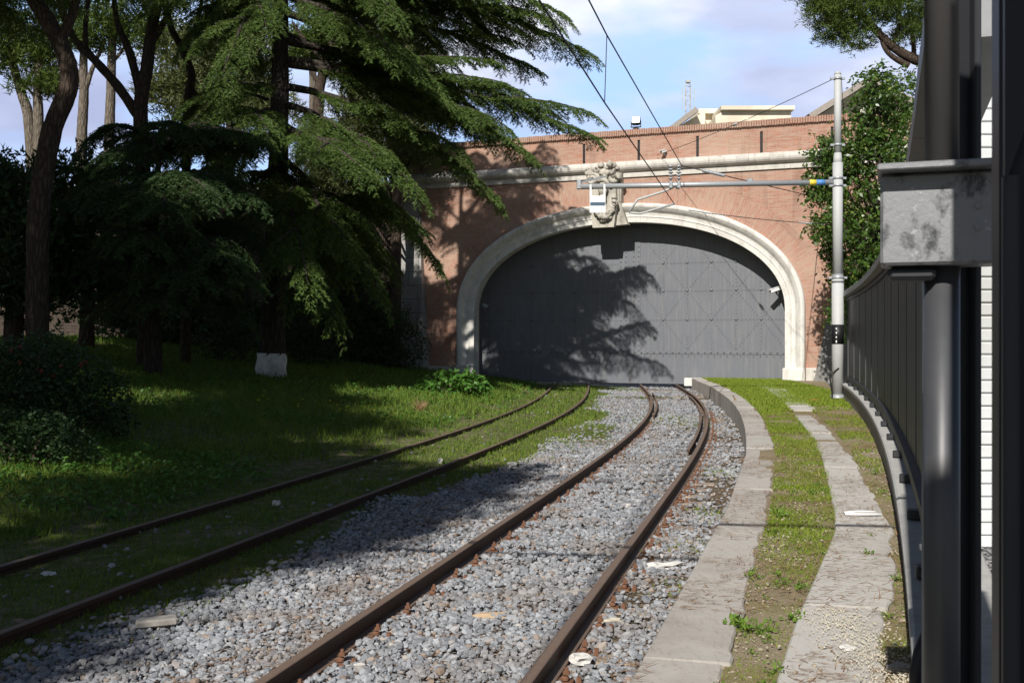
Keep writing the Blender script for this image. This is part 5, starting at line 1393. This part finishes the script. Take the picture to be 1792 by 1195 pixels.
# small weeds on the platform, each a rosette
wr = np.random.RandomState(11)
for k in range(62):
    y_ = 5.0 + 9 * wr.rand() ** 1.6; kt = float(kerb_t(y_)); pt0 = float(PATH0(np.array(y_))); wide = pt0 - kt - .42
    if k % 6 == 5: X_ = float(fence_x(y_)) - wr.uniform(.04, .30); P = np.array([X_, y_, .30])
    else:
        t_ = kt + .42 + wide * np.clip(wr.beta(.8, .8), .02, 1.0); q, _ = rail_pt(np.array([y_]), np.array([t_])); P = np.array([q[0][0], q[0][1], .295])
    s_ = wr.uniform(.018, .062) * (1.35 if wr.rand() < .15 else 1.); fol = []; n = int(12 + 420 * s_)
    a = wr.uniform(0, 6.28, n); e = wr.uniform(.1, 1.3, n); off = np.clip(wr.normal(size=(n, 3)), -1.3, 1.3) * (s_ * .5, s_ * .5, 0)
    d = np.stack([np.cos(a) * np.cos(e), np.sin(a) * np.cos(e), np.sin(e)], -1); leaves(P + off + d * wr.uniform(.1, .9, (n, 1)) * s_, s_ * .62, s_ * .36, fol, 0, 1.0, d * 1.3)
    tag(leaf_obj('weed', fol, M['platform_weed'], None, tuple(P)), 'small leafy green weed growing on the platform', 'weed', 'small weeds on the platform')
n = 26; fl = []
for k in range(n):
    px, py = rng.uniform(430, 720), rng.uniform(662, 735); P = on(px, py) + (0, 0, .16); a = np.linspace(0, 6.28, 6)[:-1]
    fl.append(tris(np.repeat(P[None], 5, 0), np.stack([np.cos(a), np.sin(a) - .6, a * 0 + .4], -1), [.035] * 5, [.03] * 5))
tag(leaf_obj('flowers', fl, M['flower'], None, (-5, 30, .7)), 'scattered tiny yellow flowers in the shaded lawn', 'flowers', kind='stuff')

# --- grass
def blades(X, Y, Z, h, w, lean=.5):
    n = len(X); b = np.stack([X, Y, Z], -1); d = np.concatenate([rng.normal(size=(n, 2)) * lean, np.ones((n, 1))], 1)
    a = rng.uniform(0, 6.28, n); s = np.stack([np.cos(a), np.sin(a), a * 0], -1)
    return tris(b, d, h * rng.uniform(.5, 1.4, n), w * rng.uniform(.7, 1.3, n), s)
G = []; WD = []
for (y0, y1, dens, h, w) in ((6, 11, 2600, .070, .009), (11, 17, 1000, .08, .013), (17, 26, 330, .10, .022), (26, 37, 170, .12, .034), (37, 47.5, 120, .12, .045)):
    xl0, xr0 = -.53 * y1, 5.2
    n = int(dens * (y1 - y0) * (xr0 - xl0)); X = rng.uniform(xl0, xr0, n); Y = rng.uniform(y0, y1, n); T = lat(X, Y)
    g = 1 - bal_at(X, Y); g = np.where(T < -4.6, 1, g) * (T < 1.0)
    den = np.clip(.30 + 1.3 * (bnoise(X, Y, .9, 11) - .3) + .35 * (T < -5.5), .06, 1)
    den = np.where((T > -5.2), np.minimum(1, den * 1.1 + .1), den)
    keep = in_view(X, Y) & (rng.uniform(0, 1, n) < g * den) & (np.abs(T + 2.95) > .06) & (np.abs(T + 4.45) > .06) & (((X - Wx) * math.sin(PHI) + (Y - Wy) * math.cos(PHI)) < .8)
    X, Y, T = X[keep], Y[keep], T[keep]
    hh = h * np.where(T < -5.2, 1.15 + .9 * bnoise(X, Y, .5, 12), .75)
    G.append(blades(X, Y, ground_z(X, Y) - .005, hh, w))
    m_ = int(n * .07); X = rng.uniform(xl0, xr0, m_); Y = rng.uniform(y0, y1, m_); T = lat(X, Y)
    k = in_view(X, Y) & (T < -5.) & (bnoise(X, Y, .35, 14) + .5 * (bnoise(X, Y, 1.4, 15) - .5) > .48)
    X, Y = X[k], Y[k]; Pw = np.stack([X, Y, ground_z(X, Y) + rng.uniform(.03, .16, len(X))], -1)
    kk = (((X - Wx) * math.sin(PHI) + (Y - Wy) * math.cos(PHI)) < .2); Pw = Pw[kk]
    for rep in range(3): leaves(Pw + rng.normal(size=Pw.shape) * (.05, .05, .03), .06 + .035 * w * 30, .045 + w * .7, WD, .1, 1.4)
tag(leaf_obj('grass', G, M['grass'], None, (-5, 20, 0)), 'green grass covering the shaded lawn and the siding', 'grass', kind='stuff')
tag(leaf_obj('lawn_weeds', WD, M['shrub'] if False else M['weed'], None, (-5, 20, 0)), 'low broad leaved weeds spread through the lawn', 'weeds', kind='stuff')
G = []
for (y0, y1, dens, h, w) in ((4.6, 9, 15000, .028, .0060), (9, 15, 11000, .036, .009), (15, 24, 6500, .045, .015), (24, 44, 2600, .06, .028)):
    n = int(dens * (y1 - y0) * 1.4); Y = rng.uniform(y0, y1, n); u = rng.uniform(0, 1, n)
    t = kerb_t(Y) + .42 + u * 3.2; p, th = rail_pt(Y, t); X, Yw = p[:, 0], p[:, 1]
    a, b_ = kerb_t(Yw) + .42, PATH0(Yw); T = lat(X, Yw); mid = (t > kerb_t(Y) + .38) & (t < PATH0(Y) + .04)
    outer = (T > b_ + .50) & (X < fence_x(Yw) - .02)
    pr = np.where(mid, .55 + .45 * np.clip((Yw - 5.5) / 4, 0, 1), np.where(outer, .40 * (bnoise(X, Yw, 1.4, 21) > .40) + .08, 0))
    pr = pr * np.clip(.15 + 1.7 * (bnoise(X, Yw, 2.6, 22) - .22), .05, 1); pr = np.where(Yw > 26, np.where((T > a) & (X < fence_x(Yw)), .8, 0), pr)
    k = rng.uniform(0, 1, n) < pr; G.append(blades(X[k], Yw[k], np.full(k.sum(), .29), h, w, .9))
# wisps of grass in the ballast and by the kerb
for (px, py, r_, num) in ((1005, 738, 1.2, 500), (1180, 738, .8, 420), (1245, 905, .35, 200), (1190, 1035, .3, 120), (290, 1075, .5, 260), (200, 1070, .5, 260), (40, 1140, .5, 200), (1120, 960, .3, 60), (900, 800, .8, 300), (960, 770, .8, 300), (1260, 830, .4, 160), (1215, 960, .3, 140)):
    P = on(px, py); n = num; X = P[0] + rng.normal(size=n) * r_ * .5; Y = P[1] + rng.normal(size=n) * r_ * (.5 + .03 * P[1]); k = np.abs(np.abs(lat(X, Y)) - .75) > .08
    G.append(blades(X[k], Y[k], ground_z(X[k], Y[k]), .035 + .0022 * P[1], .006 + .0007 * P[1], .6))
tag(leaf_obj('platform_grass', G, M['grass_dry'], None, (4, 15, .3)), 'yellow green grass strip along the platform', 'grass', kind='stuff')
n = 9000; Y = 4.8 + 12 * rng.uniform(0, 1, n) ** 1.4; t = kerb_t(Y) + rng.uniform(.36, 2.3, n); p, th = rail_pt(Y, t); X, Yw = p[:, 0], p[:, 1]; s_ = rng.uniform(.003, .010, n) * rng.choice([.7, 1, 1, 1.8], n); T = lat(X, Yw); a, b_ = kerb_t(Yw) + .42, PATH0(Yw)
k = (X < fence_x(Yw) - .01) & ((bnoise(X, Yw, 2.2, 51) > .35) | (rng.uniform(0, 1, n) < .2)) & ~((T > b_ - .02) & (T < b_ + .52) & (rng.uniform(0, 1, n) < .8))
Zs = np.where((T > b_) & (T < b_ + .5), .308, .292)
V, Fc = stones(np.stack([X, Yw, Zs + s_ * .3], -1)[k], s_[k]); tag(link('gravel', np_mesh('gravel', V, Fc), M['crumb']), 'small crumbs of stone lying in the bare soil of the platform', 'gravel', kind='stuff')
# fallen pine needles
n = 34000; Y = 4.8 + 20 * rng.uniform(0, 1, n) ** 1.5; t = rng.uniform(-1.6, 4.2, n); p, th = rail_pt(Y, t); X, Yw = p[:, 0], p[:, 1]; T = lat(X, Yw)
k = (X < fence_x(Yw)) & (bnoise(X, Yw, 1.3, 31) + .35 * (bnoise(X, Yw, 4, 32) - .5) > .44) & (np.abs(np.abs(T) - .75) > .05) & ~((T > kerb_t(Yw) - .03) & (T < kerb_t(Yw)))
X, Yw, T = X[k], Yw[k], T[k]; Z = np.where(T > kerb_t(Yw), .318, ground_z(X, Yw) + .03)
d = np.stack([rng.normal(size=len(X)) + 1.2, rng.normal(size=len(X)) * .7, rng.uniform(-.08, .12, len(X))], -1)
s = np.tile(np.array([[0, 0, 1.]]), (len(X), 1)); s = nz(np.cross(nz(d), s))
tag(leaf_obj('pine_litter', [tris(np.stack([X, Yw, Z], -1), d, rng.uniform(.05, .14, len(X)), .0035 + .0005 * Yw, s)], M['litter'], None, (2, 10, .2)), 'brown fallen pine needles strewn over platform and track', 'pine needles', kind='stuff')

# ------------------------------------------------------------------ sky, sun, camera
w = bpy.data.worlds.new('World'); scn.world = w; w.use_nodes = True
t = w.node_tree; t.nodes.clear()
out = t.nodes.new('ShaderNodeOutputWorld'); bg = t.nodes.new('ShaderNodeBackground'); t.links.new(bg.outputs[0], out.inputs[0])
sky = t.nodes.new('ShaderNodeTexSky'); sky.sky_type = 'NISHITA'; sky.sun_disc = False; sky.sun_elevation = SUN_EL; sky.sun_rotation = R(200); sky.air_density = 1.; sky.dust_density = .7; sky.ozone_density = 1.2
tc = t.nodes.new('ShaderNodeTexCoord')
def mpn(scale, locv=(0, 0, 0)):
    m = t.nodes.new('ShaderNodeMapping'); t.links.new(tc.outputs['Generated'], m.inputs[0]); m.inputs['Scale'].default_value = scale; m.inputs['Location'].default_value = locv; return m.outputs[0]
def noise(vec, s, d, r):
    n = t.nodes.new('ShaderNodeTexNoise'); t.links.new(vec, n.inputs['Vector']); n.inputs['Scale'].default_value = s; n.inputs['Detail'].default_value = d; n.inputs['Roughness'].default_value = r; return n.outputs['Fac']
def ramp(f, st):
    r = t.nodes.new('ShaderNodeValToRGB'); t.links.new(f, r.inputs[0]); e = r.color_ramp.elements
    while len(e) < len(st): e.new(.5)
    for k, (p, c) in enumerate(st): e[k].position = p; e[k].color = (c, c, c, 1) if not hasattr(c, '__len__') else (*c, 1)
    return r.outputs[0]
cov = ramp(noise(mpn((1, 1, 2.2), (.3, .1, .2)), 2.6, 7, .55), [(.24, 0), (.40, 1)])
body = ramp(noise(mpn((1, 1, 2.6), (1.7, .4, .9)), 3.2, 6, .52), [(.40, (7.4, 8.4, 12.4)), (.54, (10.2, 11.4, 15.4)), (.68, (16.4, 16.9, 18.2))])
blue = ramp(noise(mpn((1, 1, 3.0), (.9, .2, .35)), 3.6, 5, .5), [(.44, 0), (.58, 1)])
mb2 = t.nodes.new('ShaderNodeMix'); mb2.data_type = 'RGBA'; t.links.new(blue, mb2.inputs[0]); t.links.new(body, mb2.inputs[6]); mb2.inputs[7].default_value = (8.2, 12.2, 19.5, 1); body = mb2.outputs[2]
sp_ = t.nodes.new('ShaderNodeSeparateXYZ'); t.links.new(tc.outputs['Generated'], sp_.inputs[0])
def mth(op, a, b):
    m = t.nodes.new('ShaderNodeMath'); m.operation = op
    for i, v in enumerate((a, b)):
        if hasattr(v, 'is_linked'): t.links.new(v, m.inputs[i])
        else: m.inputs[i].default_value = v
    return m.outputs[0]
cov = mth('MULTIPLY', cov, mth('MULTIPLY', ramp(sp_.outputs[1], [(.35, 0), (.7, 1)]), ramp(sp_.outputs[2], [(.40, 1), (.6, 0)])))
mx = t.nodes.new('ShaderNodeMix'); mx.data_type = 'RGBA'; t.links.new(cov, mx.inputs[0]); t.links.new(sky.outputs[0], mx.inputs[6]); t.links.new(body, mx.inputs[7])
t.links.new(mx.outputs[2], bg.inputs[0]); bg.inputs[1].default_value = .05
L = bpy.data.lights.new('Sun', 'SUN'); L.energy = 5.0; L.angle = R(.5); L.color = (1, .95, .87)
so = bpy.data.objects.new('Sun', L); COL.objects.link(so); so.location = (-8, -20, 30)
dv = Vector((math.sin(SUN_AZ) * math.cos(SUN_EL), math.cos(SUN_AZ) * math.cos(SUN_EL), -math.sin(SUN_EL)))
so.rotation_euler = dv.to_track_quat('-Z', 'Y').to_euler()
cam = bpy.data.cameras.new('Camera'); co = bpy.data.objects.new('Camera', cam); COL.objects.link(co)
cam.sensor_width = 36; cam.lens = 36 * F / 1792; cam.shift_y = -7.5 / 1792; cam.clip_start = .05; cam.clip_end = 3000
co.location = (0, 0, CZ); co.rotation_euler = (R(90), 0, 0)
cam.dof.use_dof = True; cam.dof.focus_distance = 9.5; cam.dof.aperture_fstop = 11
scn.camera = co
scn.view_settings.view_transform = 'Standard'; scn.view_settings.look = 'None'; scn.view_settings.gamma = 1; scn.view_settings.exposure = .35
scn.cycles.max_bounces = 6; scn.cycles.transparent_max_bounces = 4; scn.cycles.use_denoising = True
